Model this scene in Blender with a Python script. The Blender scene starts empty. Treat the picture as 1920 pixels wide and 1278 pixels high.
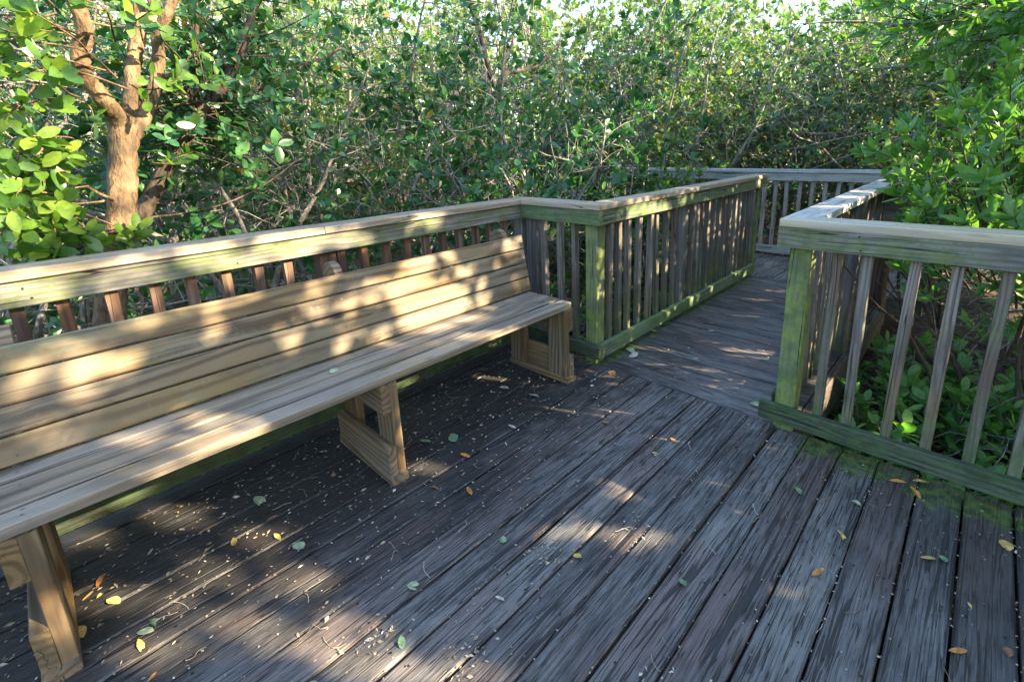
import bpy, math, random
import numpy as np
from mathutils import Vector

SC = bpy.context.scene
COL = SC.collection
rng = np.random.default_rng(11)
random.seed(11)
R = math.radians

# ------------------------------------------------------------------ tagging
def tag(o, label=None, cat=None, group=None, kind=None):
    if label: o['label'] = label
    if cat: o['category'] = cat
    if group: o['group'] = group
    if kind: o['kind'] = kind
    return o

def empty(name, loc=(0, 0, 0), parent=None):
    o = bpy.data.objects.new(name, None)
    o.empty_display_size = 0.1
    COL.objects.link(o)
    o.location = loc
    if parent: o.parent = parent
    return o

# ------------------------------------------------------------------ node helper
class G:
    def __init__(s, name):
        s.m = bpy.data.materials.new(name)
        s.m.use_nodes = True
        s.nt = s.m.node_tree
        s.nt.nodes.clear()
        s.out = s.nt.nodes.new('ShaderNodeOutputMaterial')
    def n(s, t, **props):
        x = s.nt.nodes.new('ShaderNode' + t)
        for k, v in props.items(): setattr(x, k, v)
        return x
    def put(s, sock, v):
        if isinstance(v, bpy.types.NodeSocket): s.nt.links.new(v, sock)
        elif v is not None:
            if hasattr(sock.default_value, '__len__') and not hasattr(v, '__len__'): v = (v,) * len(sock.default_value)
            if hasattr(sock.default_value, '__len__') and len(sock.default_value) == 4 and len(v) == 3: v = (*v, 1)
            sock.default_value = v
    def math(s, op, a, b=None, c=None, clamp=False):
        x = s.n('Math', operation=op, use_clamp=clamp)
        s.put(x.inputs[0], a)
        if b is not None: s.put(x.inputs[1], b)
        if c is not None: s.put(x.inputs[2], c)
        return x.outputs[0]
    def vmul(s, a, b):
        x = s.n('VectorMath', operation='MULTIPLY')
        s.put(x.inputs[0], a); s.put(x.inputs[1], b)
        return x.outputs[0]
    def noise(s, vec, scale=1.0, detail=3.0, rough=0.55, dist=0.0):
        x = s.n('TexNoise')
        s.put(x.inputs['Vector'], vec); s.put(x.inputs['Scale'], scale); s.put(x.inputs['Detail'], detail)
        s.put(x.inputs['Roughness'], rough); s.put(x.inputs['Distortion'], dist)
        return x.outputs['Fac']
    def ramp(s, v, lo, hi, a=0.0, b=1.0):
        x = s.n('MapRange', interpolation_type='SMOOTHSTEP')
        for i, q in enumerate((v, lo, hi, a, b)): s.put(x.inputs[i], q)
        return x.outputs[0]
    def mix(s, f, a, b, mode='MIX'):
        x = s.n('Mix', data_type='RGBA', blend_type=mode)
        s.put(x.inputs[0], f); s.put(x.inputs[6], a); s.put(x.inputs[7], b)
        return x.outputs[2]
    def attr(s, name):
        return s.n('Attribute', attribute_name=name)
    def sep(s, v):
        x = s.n('SeparateXYZ'); s.put(x.inputs[0], v); return x.outputs
    def bump(s, h, strength, dist, normal=None):
        x = s.n('Bump'); s.put(x.inputs['Height'], h); s.put(x.inputs['Strength'], strength); s.put(x.inputs['Distance'], dist)
        if normal is not None: s.put(x.inputs['Normal'], normal)
        return x.outputs[0]
    def principled(s, col, rough=0.6, normal=None, spec=0.5):
        p = s.n('BsdfPrincipled')
        s.put(p.inputs['Base Color'], col); s.put(p.inputs['Roughness'], rough); s.put(p.inputs['Specular IOR Level'], spec)
        if normal is not None: s.put(p.inputs['Normal'], normal)
        s.nt.links.new(p.outputs[0], s.out.inputs[0])
        return p

def wood_mat(name, early, late, stain=(0.09, 0.08, 0.075), stain_amt=0.3, moss=(0.07, 0.11, 0.03), moss_amt=0.0,
             moss_low=None, moss_z=None, rough=0.7, ring=70.0, tone_amt=0.35, crack=0.3, knots=0.5, moss_scale=3.0, pinkish=None,
             moss2=None):
    """weathered lumber: solid growth rings in the board's own coordinates, fibres, knots, cracks, stains and algae"""
    g = G(name)
    wp = g.attr('wp').outputs['Vector']
    tone = g.attr('tone').outputs['Fac']
    pos = g.n('NewGeometry').outputs['Position']
    x, y, z = g.sep(wp)
    low = g.noise(g.vmul(wp, (1.3, 6, 6)), 1.0, 2.0)
    rad = g.math('SQRT', g.math('ADD', g.math('MULTIPLY', y, y), g.math('MULTIPLY', z, z)))
    rad = g.math('ADD', rad, g.math('MULTIPLY', low, 0.085))
    rings = g.math('SINE', g.math('MULTIPLY', rad, ring * 6.283))
    rings = g.ramp(rings, -0.6, 1.0)
    fib = g.noise(g.vmul(wp, (5, 170, 170)), 1.0, 2.0, 0.6)
    fib2 = g.noise(g.vmul(wp, (2.0, 45, 45)), 1.0, 3.0, 0.6)
    f = g.math('ADD', g.math('MULTIPLY', rings, 0.72), g.math('MULTIPLY', fib, 0.45))
    f = g.math('MULTIPLY', f, g.ramp(g.noise(g.vmul(wp, (0.8, 8, 8)), 1.0, 2.0), 0.3, 0.7, 0.6, 1.1))
    col = g.mix(f, early, late)
    if pinkish: col = g.mix(g.ramp(low, 0.5, 0.75), col, pinkish)
    # knots
    vk = g.n('TexVoronoi', feature='F1'); g.put(vk.inputs['Vector'], g.vmul(wp, (2.1, 9.0, 9.0))); g.put(vk.inputs['Scale'], 1.0)
    kd = g.math('ADD', vk.outputs['Distance'], g.math('MULTIPLY', low, 0.03))
    kn = g.math('MULTIPLY', g.ramp(kd, 0.05, 0.13, 1.0, 0.0), knots)
    col = g.mix(kn, col, (late[0] * 0.35, late[1] * 0.28, late[2] * 0.25))
    # board to board tone
    t = g.math('ADD', g.math('MULTIPLY', tone, tone_amt), 1.0 - tone_amt * 0.5)
    hs = g.n('HueSaturation'); g.put(hs.inputs['Value'], t); g.put(hs.inputs['Color'], col)
    g.put(hs.inputs['Saturation'], g.ramp(g.noise(wp, 2.3, 1.0), 0.3, 0.7, 0.75, 1.15))
    col = hs.outputs[0]
    # stains
    st = g.ramp(g.noise(g.vmul(wp, (2.2, 9, 9)), 1.0, 5.0, 0.65), 0.45, 0.72)
    col = g.mix(g.math('MULTIPLY', st, stain_amt), col, stain)
    if moss_amt > 0 or moss_low:
        mn = g.noise(g.vmul(pos, (1, 1, 1)), moss_scale, 5.0, 0.65)
        mw = g.noise(g.vmul(wp, (3, 22, 22)), 1.0, 4.0, 0.65)
        mm = g.math('ADD', g.math('MULTIPLY', mn, 0.55), g.math('MULTIPLY', mw, 0.45))
        mm = g.math('ADD', mm, g.math('MULTIPLY', g.math('SUBTRACT', g.noise(pos, 60.0, 3.0, 0.7), 0.5), 0.32))
        mask = g.math('MULTIPLY', g.ramp(mm, 0.58 - 0.25 * moss_amt, 0.70 - 0.2 * moss_amt), min(1.0, 0.5 + moss_amt * 0.5))
        if moss_low:
            pz = g.sep(pos)[2]
            lowm = g.ramp(g.math('ADD', pz, g.math('MULTIPLY', g.math('SUBTRACT', mm, 0.5), 1.2)), moss_low[0], moss_low[1], 1.0, 0.0)
            mask = g.math('MAXIMUM', mask, g.math('MULTIPLY', lowm, 0.85))
        mc = g.mix(g.ramp(g.noise(pos, 14.0, 3.0), 0.35, 0.65), moss, moss2 or (moss[0] * 0.55, moss[1] * 0.62, moss[2] * 0.6))
        mask = g.math('MULTIPLY', mask, g.ramp(g.noise(g.vmul(wp, (14, 90, 90)), 1.0, 3.0, 0.7), 0.34, 0.58, 0.35, 1.0))
        col = g.mix(mask, col, mc)
    ck = g.ramp(g.noise(g.vmul(wp, (1.6, 95, 95)), 1.0, 2.0, 0.5), 0.655, 0.70)
    ck = g.math('MULTIPLY', ck, crack)
    ln = g.math('ABSOLUTE', g.math('SUBTRACT', g.noise(g.vmul(wp, (0.7, 24, 24)), 1.0, 1.5, 0.5), 0.5))
    ln = g.math('MULTIPLY', g.ramp(ln, 0.003, 0.014, 1.0, 0.0), g.ramp(g.noise(g.vmul(wp, (1.3, 6, 6)), 1.0, 2.0), 0.48, 0.60))
    ck = g.math('MAXIMUM', ck, g.math('MULTIPLY', ln, min(1.0, crack * 1.5)))
    col = g.mix(ck, col, (0.012, 0.011, 0.01))
    h = g.math('SUBTRACT', g.math('ADD', g.math('MULTIPLY', fib2, 0.6), g.math('MULTIPLY', fib, 0.35)), g.math('MULTIPLY', ck, 1.6))
    nrm = g.bump(h, 0.55, 0.0022)
    g.principled(col, g.ramp(fib2, 0.3, 0.7, rough - 0.08, rough + 0.12), nrm, 0.35)
    return g.m

def deck_mat(name, gain=1.0, moss=True):
    g = G(name)
    wp = g.attr('wp').outputs['Vector']
    tone = g.attr('tone').outputs['Fac']
    pos = g.n('NewGeometry').outputs['Position']
    px, py, pz = g.sep(pos)
    fib = g.noise(g.vmul(wp, (9.0, 150, 150)), 1.0, 5.0, 0.75)
    fibw = g.noise(g.vmul(wp, (3.0, 60, 60)), 1.0, 4.0, 0.65)
    blot = g.noise(g.vmul(wp, (3.0, 6.0, 6.0)), 1.0, 6.0, 0.65)
    big = g.noise(pos, 1.1, 4.0, 0.6)
    a = g.math('ADD', g.math('MULTIPLY', fib, 0.56), g.math('MULTIPLY', blot, 0.44))
    a = g.math('ADD', a, g.math('MULTIPLY', g.math('SUBTRACT', tone, 0.5), 0.07))
    a = g.math('ADD', a, g.math('MULTIPLY', g.math('SUBTRACT', big, 0.5), 0.26))
    cr = g.n('ValToRGB')
    e = cr.color_ramp.elements
    e[0].position = 0.36; e[0].color = (0.022, 0.0195, 0.0175, 1)
    e[1].position = 0.72; e[1].color = (0.27, 0.25, 0.225, 1)
    k = e.new(0.46); k.color = (0.074, 0.067, 0.061, 1)
    k = e.new(0.56); k.color = (0.148, 0.136, 0.123, 1)
    g.put(cr.inputs[0], a)
    col = cr.outputs[0]
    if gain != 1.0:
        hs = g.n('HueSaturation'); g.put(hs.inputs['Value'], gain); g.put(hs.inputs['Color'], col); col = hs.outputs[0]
    # reddish brown worn patches, mostly toward the middle and the bench
    rd = g.ramp(g.noise(g.vmul(wp, (1.2, 3.0, 3.0)), 1.0, 5.0, 0.65), 0.47, 0.66)
    col = g.mix(g.math('MULTIPLY', rd, 0.55), col, g.mix(fib, (0.06, 0.036, 0.030), (0.225, 0.145, 0.12)))
    # splits along the grain
    ck = 0.0
    for (fx, fy, wd, lo, hi) in ((0.40, 15, 0.014, 0.30, 0.44), (1.1, 42, 0.020, 0.40, 0.54), (3.0, 90, 0.024, 0.42, 0.58)):
        ln = g.math('ABSOLUTE', g.math('SUBTRACT', g.noise(g.vmul(wp, (fx, fy, fy)), 1.0, 1.5, 0.5), 0.5))
        ln = g.math('MULTIPLY', g.ramp(ln, wd * 0.35, wd, 1.0, 0.0), g.ramp(g.noise(g.vmul(wp, (fx * 2.2, fy * 0.3, fy * 0.3)), 1.7, 2.0), lo, hi))
        ck = g.math('MAXIMUM', ck, ln)
    col = g.mix(g.math('MULTIPLY', ck, 0.85), col, (0.007, 0.007, 0.007))
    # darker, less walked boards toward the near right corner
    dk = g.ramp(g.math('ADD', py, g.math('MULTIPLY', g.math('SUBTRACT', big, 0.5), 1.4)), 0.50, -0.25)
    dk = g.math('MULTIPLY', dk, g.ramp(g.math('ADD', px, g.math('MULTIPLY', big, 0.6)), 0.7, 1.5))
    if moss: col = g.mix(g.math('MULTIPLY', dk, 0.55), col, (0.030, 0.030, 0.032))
    # black dirt under and before the bench, deepened to paint in its shade
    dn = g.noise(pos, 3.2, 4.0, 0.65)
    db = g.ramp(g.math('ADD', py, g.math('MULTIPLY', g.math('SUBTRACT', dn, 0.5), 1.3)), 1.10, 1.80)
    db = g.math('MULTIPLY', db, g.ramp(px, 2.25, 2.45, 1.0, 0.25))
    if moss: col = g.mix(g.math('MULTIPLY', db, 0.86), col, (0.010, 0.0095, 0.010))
    # moss creeping from the right hand kick board and the corner
    m1 = g.math('MULTIPLY', g.ramp(px, 1.98, 2.33), g.ramp(py, 0.62, 0.42))
    m2 = g.math('MULTIPLY', g.ramp(py, 1.57, 1.72), g.ramp(px, 2.3, 2.4))
    mn = g.noise(pos, 6.0, 5.0, 0.7)
    mask = g.ramp(g.math('ADD', g.math('MAXIMUM', m1, m2), g.math('MULTIPLY', g.math('SUBTRACT', mn, 0.5), 2.4)), 0.72, 1.05)
    mask = g.math('MULTIPLY', mask, g.math('MAXIMUM', g.ramp(m1, 0.02, 0.2), g.ramp(m2, 0.02, 0.2)))
    if moss: col = g.mix(g.math('MULTIPLY', mask, 0.9), col, g.mix(g.ramp(g.noise(pos, 25.0, 2.0), 0.4, 0.6), (0.035, 0.060, 0.014), (0.095, 0.15, 0.03)))
    h = g.math('SUBTRACT', g.math('ADD', g.math('MULTIPLY', fibw, 0.8), g.math('MULTIPLY', fib, 0.6)), g.math('MULTIPLY', ck, 1.4))
    nrm = g.bump(h, 0.8, 0.004)
    g.principled(col, g.ramp(fibw, 0.3, 0.7, 0.42, 0.62), nrm, 0.5)
    return g.m

def leaf_mat(name, cols, trans=0.35, rough=0.38, tcol=(1.5, 1.7, 0.6), spec=0.45, dead=0.0):
    g = G(name)
    geo = g.n('NewGeometry')
    rnd = geo.outputs['Random Per Island']
    cr = g.n('ValToRGB')
    e = cr.color_ramp.elements
    e[0].color = (*cols[0], 1); e[1].color = (*cols[-1], 1)
    for i, c in enumerate(cols[1:-1]):
        k = e.new((i + 1) / (len(cols) - 1)); k.color = (*c, 1)
    g.put(cr.inputs[0], rnd)
    col = cr.outputs[0]
    if dead > 0:
        r2 = g.math('FRACT', g.math('MULTIPLY', rnd, 37.3))
        col = g.mix(g.math('GREATER_THAN', r2, 1.0 - dead), col, (0.30, 0.20, 0.045))
    blot = g.noise(geo.outputs['Position'], 45.0, 2.0)
    hs = g.n('HueSaturation'); g.put(hs.inputs['Color'], col); g.put(hs.inputs['Value'], g.ramp(blot, 0.3, 0.7, 0.82, 1.15))
    col = g.mix(g.ramp(g.noise(geo.outputs['Position'], 130.0, 3.0), 0.64, 0.72, 0, 0.5), hs.outputs[0], (0.10, 0.085, 0.03))
    p = g.n('BsdfPrincipled')
    g.put(p.inputs['Base Color'], col); g.put(p.inputs['Roughness'], rough); g.put(p.inputs['Specular IOR Level'], spec)
    t = g.n('BsdfTranslucent')
    g.put(t.inputs['Color'], g.mix(1.0, col, (*tcol, 1), 'MULTIPLY'))
    ms = g.n('MixShader'); g.put(ms.inputs[0], trans)
    g.nt.links.new(p.outputs[0], ms.inputs[1]); g.nt.links.new(t.outputs[0], ms.inputs[2])
    g.nt.links.new(ms.outputs[0], g.out.inputs[0])
    return g.m

def bark_mat(name, c1, c2, scale=12.0, spots=None):
    g = G(name)
    pos = g.n('NewGeometry').outputs['Position']
    n1 = g.noise(g.vmul(pos, (1, 1, 0.45)), scale, 5.0, 0.65)
    n2 = g.noise(g.vmul(pos, (1, 1, 0.3)), scale * 5, 3.0, 0.6)
    col = g.mix(g.ramp(n1, 0.32, 0.68), c1, c2)
    col = g.mix(g.ramp(n2, 0.55, 0.7, 0, 0.6), col, (c1[0] * 0.4, c1[1] * 0.4, c1[2] * 0.4))
    col = g.mix(g.ramp(g.noise(g.vmul(pos, (1, 1, 0.16)), scale * 4, 4.0, 0.7), 0.56, 0.66, 0, 0.75), col, (c1[0] * 0.25, c1[1] * 0.25, c1[2] * 0.25))
    if spots: col = g.mix(g.ramp(g.noise(pos, 7.0, 3.0), 0.6, 0.68, 0, 0.7), col, spots)
    g.principled(col, 0.8, g.bump(g.math('ADD', n1, g.math('MULTIPLY', n2, 0.8)), 1.0, 0.014), 0.25)
    return g.m

def plain_mat(name, cols, rough=0.7, scale=60.0):
    g = G(name)
    geo = g.n('NewGeometry')
    cr = g.n('ValToRGB'); e = cr.color_ramp.elements
    e[0].color = (*cols[0], 1); e[1].color = (*cols[-1], 1)
    for i, c in enumerate(cols[1:-1]):
        k = e.new((i + 1) / (len(cols) - 1)); k.color = (*c, 1)
    g.put(cr.inputs[0], geo.outputs['Random Per Island'])
    n = g.noise(geo.outputs['Position'], scale, 3.0)
    hs = g.n('HueSaturation'); g.put(hs.inputs['Color'], cr.outputs[0]); g.put(hs.inputs['Value'], g.ramp(n, 0.3, 0.7, 0.6, 1.25))
    g.principled(hs.outputs[0], rough, None, 0.3)
    return g.m

M = {}
M['pine'] = wood_mat('treated_pine', (0.245, 0.182, 0.102), (0.074, 0.046, 0.025), stain=(0.105, 0.086, 0.064), stain_amt=0.6, rough=0.6, ring=34, tone_amt=0.45, crack=0.35, knots=0.95,
                     moss_amt=0.26, moss=(0.175, 0.20, 0.125), moss2=(0.145, 0.165, 0.105), moss_scale=1.5)
M['pine_leg'] = wood_mat('treated_pine_legs', (0.235, 0.162, 0.086), (0.10, 0.062, 0.031), stain=(0.075, 0.058, 0.038), stain_amt=0.6, rough=0.65, ring=36, tone_amt=0.45, crack=0.5, knots=0.95)
M['pine_seat'] = wood_mat('sky_tinted_pine_seat', (0.27, 0.222, 0.16), (0.105, 0.08, 0.056), stain=(0.15, 0.13, 0.11), stain_amt=0.55, rough=0.55, ring=34, tone_amt=0.4, crack=1.0, knots=0.8)  # greyer than the backrest to paint in the sky reflection
M['cap'] = wood_mat('cap_rail_lumber', (0.42, 0.345, 0.245), (0.25, 0.19, 0.125), stain=(0.22, 0.19, 0.155), stain_amt=0.5, rough=0.46, ring=38, tone_amt=0.2, crack=0.5, knots=0.8)
M['cap_new'] = wood_mat('new_cap_lumber', (0.50, 0.43, 0.31), (0.36, 0.29, 0.195), stain=(0.33, 0.28, 0.20), stain_amt=0.3, rough=0.42, ring=34, tone_amt=0.1, crack=0.12, knots=0.6)
M['grey_pale'] = wood_mat('brightened_grey_lumber', (0.38, 0.37, 0.345), (0.23, 0.22, 0.205), stain=(0.16, 0.155, 0.145), stain_amt=0.5, moss=(0.19, 0.22, 0.12), moss_amt=0.45, rough=0.7, ring=45, crack=0.5)  # lightened copy of the apron colours, countering tree shade on the far railing
M['cap_pale'] = wood_mat('sky_glare_cap_lumber', (0.47, 0.465, 0.45), (0.34, 0.33, 0.31), stain=(0.26, 0.255, 0.25), stain_amt=0.4, rough=0.38, ring=45, tone_amt=0.1, crack=0.5, knots=0.6)  # pale colour stands in for sky glare; also brightens the shaded far cap
M['apron'] = wood_mat('mossy_grey_lumber', (0.235, 0.215, 0.185), (0.095, 0.084, 0.072), stain=(0.055, 0.05, 0.045), stain_amt=0.8, moss=(0.12, 0.16, 0.04), moss_amt=0.68, moss2=(0.075, 0.105, 0.03), rough=0.75, ring=42, crack=0.8, knots=0.8)
M['apron_green'] = wood_mat('green_algae_lumber', (0.20, 0.205, 0.155), (0.095, 0.098, 0.072), stain=(0.05, 0.054, 0.04), stain_amt=0.8, moss=(0.095, 0.155, 0.042), moss_amt=0.80, moss2=(0.06, 0.105, 0.035), rough=0.75, ring=42, crack=0.7, knots=0.8, moss_scale=4.0)
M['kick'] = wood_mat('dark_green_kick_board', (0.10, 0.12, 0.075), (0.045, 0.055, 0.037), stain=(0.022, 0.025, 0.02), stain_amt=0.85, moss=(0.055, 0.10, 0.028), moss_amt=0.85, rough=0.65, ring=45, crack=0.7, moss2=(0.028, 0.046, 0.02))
M['kick_lit'] = wood_mat('sunlit_green_kick_board', (0.19, 0.215, 0.14), (0.095, 0.11, 0.07), stain=(0.05, 0.055, 0.035), stain_amt=0.7, moss=(0.115, 0.185, 0.055), moss_amt=0.85, moss2=(0.08, 0.135, 0.045), rough=0.7, ring=45, crack=0.6)  # brighter copy of the kick board colours, painted as if sunlit
M['bal_red'] = wood_mat('reddish_baluster', (0.19, 0.105, 0.062), (0.085, 0.045, 0.028), stain=(0.05, 0.035, 0.03), stain_amt=0.7, rough=0.75, ring=60, tone_amt=0.7, crack=0.7)
M['bal_grey'] = wood_mat('grey_brown_baluster', (0.225, 0.19, 0.16), (0.10, 0.08, 0.066), stain=(0.07, 0.055, 0.048), stain_amt=0.75, rough=0.75, ring=60, tone_amt=0.75, crack=0.8,
                         moss=(0.10, 0.14, 0.05), moss_amt=0.34, moss_low=(0.04, 0.55), pinkish=(0.17, 0.10, 0.07))
M['bal_pale'] = wood_mat('brightened_baluster', (0.34, 0.315, 0.28), (0.18, 0.16, 0.14), stain=(0.12, 0.105, 0.09), stain_amt=0.6, rough=0.75, ring=60, tone_amt=0.6, crack=0.6, moss=(0.15, 0.18, 0.09), moss_amt=0.3, pinkish=(0.25, 0.17, 0.13))  # paler copy that puts light into the colour of the far balusters
M['post_green'] = wood_mat('green_stained_post', (0.22, 0.205, 0.145), (0.10, 0.095, 0.065), stain=(0.045, 0.048, 0.03), stain_amt=0.75, moss=(0.185, 0.245, 0.05), moss_amt=0.92, moss_low=(0.0, 0.3), rough=0.75, ring=45, crack=1.0, moss2=(0.095, 0.135, 0.04), moss_scale=3.5)
M['post_grey'] = wood_mat('grey_post', (0.20, 0.18, 0.165), (0.09, 0.08, 0.075), stain=(0.06, 0.055, 0.05), stain_amt=0.7, moss=(0.10, 0.13, 0.045), moss_amt=0.25, moss_low=(-0.1, 0.3), rough=0.75, ring=45, crack=1.0)
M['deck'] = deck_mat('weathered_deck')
M['deck_pale'] = deck_mat('brightened_weathered_deck', 1.9, False)  # deck colours brightened to offset the shade over the far walkway
M['nail'] = plain_mat('rusted_nail', [(0.012, 0.01, 0.009), (0.03, 0.02, 0.015)], 0.6)
M['screw'] = plain_mat('screw_steel', [(0.10, 0.085, 0.06), (0.16, 0.15, 0.13)], 0.5)
M['leaf_near'] = leaf_mat('broad_mangrove_leaf', [(0.055, 0.135, 0.022), (0.115, 0.215, 0.026), (0.045, 0.115, 0.03), (0.20, 0.29, 0.035), (0.08, 0.17, 0.028)], 0.38, 0.36)
M['leaf_mid'] = leaf_mat('mid_mangrove_leaf', [(0.022, 0.085, 0.032), (0.045, 0.14, 0.04), (0.03, 0.11, 0.055), (0.085, 0.185, 0.045), (0.045, 0.135, 0.075)], 0.32, 0.30, dead=0.012)
M['leaf_far'] = leaf_mat('far_mangrove_leaf', [(0.055, 0.145, 0.045), (0.115, 0.22, 0.05), (0.06, 0.15, 0.075), (0.21, 0.29, 0.07), (0.075, 0.165, 0.085)], 0.38, 0.38, dead=0.025)
M['leaf_teal'] = leaf_mat('shaded_mangrove_leaf', [(0.04, 0.105, 0.06), (0.075, 0.15, 0.08), (0.05, 0.12, 0.085), (0.13, 0.20, 0.095), (0.06, 0.13, 0.10)], 0.35, 0.42, dead=0.03)  # greyed teal paints in the shade on mangroves past the cross railing
M['leaf_pale'] = leaf_mat('pale_mangrove_leaf', [(0.14, 0.20, 0.07), (0.23, 0.28, 0.09), (0.13, 0.19, 0.10), (0.29, 0.31, 0.12)], 0.38, 0.45, dead=0.03)
M['leaf_shrub'] = leaf_mat('bright_shrub_leaf', [(0.065, 0.185, 0.03), (0.11, 0.245, 0.04), (0.05, 0.15, 0.04), (0.16, 0.28, 0.055), (0.075, 0.17, 0.055)], 0.38, 0.34)
M['leaf_herb'] = leaf_mat('seedling_leaf', [(0.07, 0.22, 0.06), (0.11, 0.27, 0.07), (0.18, 0.32, 0.08)], 0.35, 0.38)
M['bark_tan'] = bark_mat('tan_bark', (0.085, 0.056, 0.034), (0.25, 0.165, 0.09), 14.0, (0.09, 0.06, 0.035))
M['bark_dark'] = bark_mat('dark_bark', (0.045, 0.033, 0.025), (0.13, 0.095, 0.07), 12.0)
M['bark_grey'] = bark_mat('grey_bark', (0.22, 0.205, 0.18), (0.42, 0.39, 0.35), 16.0)
M['twig_grey'] = bark_mat('grey_twig', (0.15, 0.135, 0.115), (0.33, 0.305, 0.27), 20.0)
M['litter'] = plain_mat('pale_litter', [(0.30, 0.24, 0.17), (0.56, 0.50, 0.40), (0.14, 0.09, 0.055), (0.45, 0.40, 0.31), (0.24, 0.18, 0.10), (0.36, 0.31, 0.24)], 0.7)
M['ground_litter'] = plain_mat('brown_leaf_litter', [(0.08, 0.052, 0.032), (0.18, 0.12, 0.075), (0.28, 0.20, 0.13), (0.12, 0.078, 0.046), (0.36, 0.28, 0.19)], 0.75)
def ground_mat():
    g = G('swamp_mud')
    pos = g.n('NewGeometry').outputs['Position']
    n1 = g.noise(pos, 1.3, 5.0, 0.65); n2 = g.noise(pos, 14.0, 5.0, 0.7)
    col = g.mix(g.ramp(n1, 0.35, 0.65), (0.012, 0.009, 0.007), (0.05, 0.036, 0.024))
    col = g.mix(g.ramp(n2, 0.5, 0.68), col, (0.11, 0.08, 0.055))
    g.principled(col, 0.75, g.bump(n2, 0.8, 0.03), 0.35)
    return g.m
M['ground'] = ground_mat()

# ------------------------------------------------------------------ mesh builder for lumber
class MB:
    def __init__(s):
        s.v = []; s.f = []; s.wp = []; s.tone = []; s.mi = []
    def prism(s, prof, p0, d, wdir, tdir, length, e0=(0, 0), e1=(0, 0), seg=None, jit=0.0007, mat=0, org=None, tone=None, bow=0.0):
        """sweep a closed profile [(a,b)...] (a along wdir, b along tdir) from p0 along d; e0/e1 shear the end planes"""
        p0 = np.array(p0, float); d = np.array(d, float); wdir = np.array(wdir, float); tdir = np.array(tdir, float)
        n = len(prof); seg = seg or max(1, int(length / 0.22))
        base = len(s.v)
        ox = random.uniform(0, 40)
        ra = random.uniform(-0.05, 0.05); rb = random.choice((-1, 1)) * random.uniform(0.035, 0.12)
        if org: ra, rb = org
        tn = random.random() if tone is None else tone
        for i in range(seg + 1):
            t = i / seg
            off = bow * math.sin(t * math.pi)
            for a, b in prof:
                sh0 = e0[0] * a + e0[1] * b; sh1 = e1[0] * a + e1[1] * b
                l = sh0 * (1 - t) + (length + sh1) * t
                j = [random.gauss(0, jit) for _ in range(2)]
                if i in (0, seg): pass
                s.v.append(p0 + d * l + wdir * (a + j[0] + off) + tdir * (b + j[1]))
                s.wp.append((l + ox, a + ra, b + rb)); s.tone.append(tn)
        flip = np.dot(np.cross(wdir, tdir), d) < 0
        for i in range(seg):
            for k in range(n):
                q = (base + i * n + k, base + i * n + (k + 1) % n, base + (i + 1) * n + (k + 1) % n, base + (i + 1) * n + k)
                s.f.append(q[::-1] if flip else q); s.mi.append(mat)
        c0 = tuple(base + k for k in range(n)); c1 = tuple(base + seg * n + k for k in range(n))
        s.f.append(c0 if flip else c0[::-1]); s.mi.append(mat)
        s.f.append(c1[::-1] if flip else c1); s.mi.append(mat)
    def board(s, p0, p1, wdir, w, t, bev=0.003, **k):
        """rectangular board from p0 to p1 (centre line); wdir is the direction of its width w; thickness t"""
        p0 = np.array(p0, float); p1 = np.array(p1, float)
        d = p1 - p0; L = np.linalg.norm(d); d = d / L
        wdir = np.array(wdir, float); wdir = wdir - d * np.dot(wdir, d); wdir /= np.linalg.norm(wdir)
        tdir = np.cross(d, wdir)
        a, b, c = w / 2, t / 2, bev
        prof = [(-a + c, -b), (a - c, -b), (a, -b + c), (a, b - c), (a - c, b), (-a + c, b), (-a, b - c), (-a, -b + c)]
        s.prism(prof, p0, d, wdir, tdir, L, **k)
    def box(s, x, y, z, axis, **k):
        """axis aligned board; axis = 'x' | 'y' | 'z' is the grain direction"""
        c = [(x[0] + x[1]) / 2, (y[0] + y[1]) / 2, (z[0] + z[1]) / 2]
        r = (x, y, z); i = 'xyz'.index(axis)
        p0 = list(c); p1 = list(c); p0[i] = r[i][0]; p1[i] = r[i][1]
        j = {'x': 1, 'y': 0, 'z': 0}[axis]; m = {'x': 2, 'y': 2, 'z': 1}[axis]
        wd = [0, 0, 0]; wd[j] = 1
        s.board(p0, p1, wd, r[j][1] - r[j][0], r[m][1] - r[m][0], **k)
    def disc(s, c, nrm, r, mat=1, n=8):
        c = np.array(c, float); nrm = np.array(nrm, float); nrm /= np.linalg.norm(nrm)
        a = np.cross(nrm, (0.3, 0.5, 0.8)); a /= np.linalg.norm(a); b = np.cross(nrm, a)
        base = len(s.v)
        for k in range(n):
            t = k / n * 6.2832
            s.v.append(c + (a * math.cos(t) + b * math.sin(t)) * r); s.wp.append((0, 0, 0)); s.tone.append(0.5)
        s.f.append(tuple(range(base, base + n))); s.mi.append(mat)
    def build(s, name, mats, parent=None):
        me = bpy.data.meshes.new(name)
        me.from_pydata([tuple(map(float, q)) for q in s.v], [], s.f)
        for m in (mats if isinstance(mats, (list, tuple)) else [mats]): me.materials.append(m)
        if any(s.mi): me.polygons.foreach_set('material_index', s.mi)
        at = me.attributes.new('wp', 'FLOAT_VECTOR', 'POINT'); at.data.foreach_set('vector', np.array(s.wp, dtype=np.float32).ravel())
        at = me.attributes.new('tone', 'FLOAT', 'POINT'); at.data.foreach_set('value', np.array(s.tone, dtype=np.float32))
        me.update()
        o = bpy.data.objects.new(name, me); COL.objects.link(o)
        if parent: o.parent = parent
        return o

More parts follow.
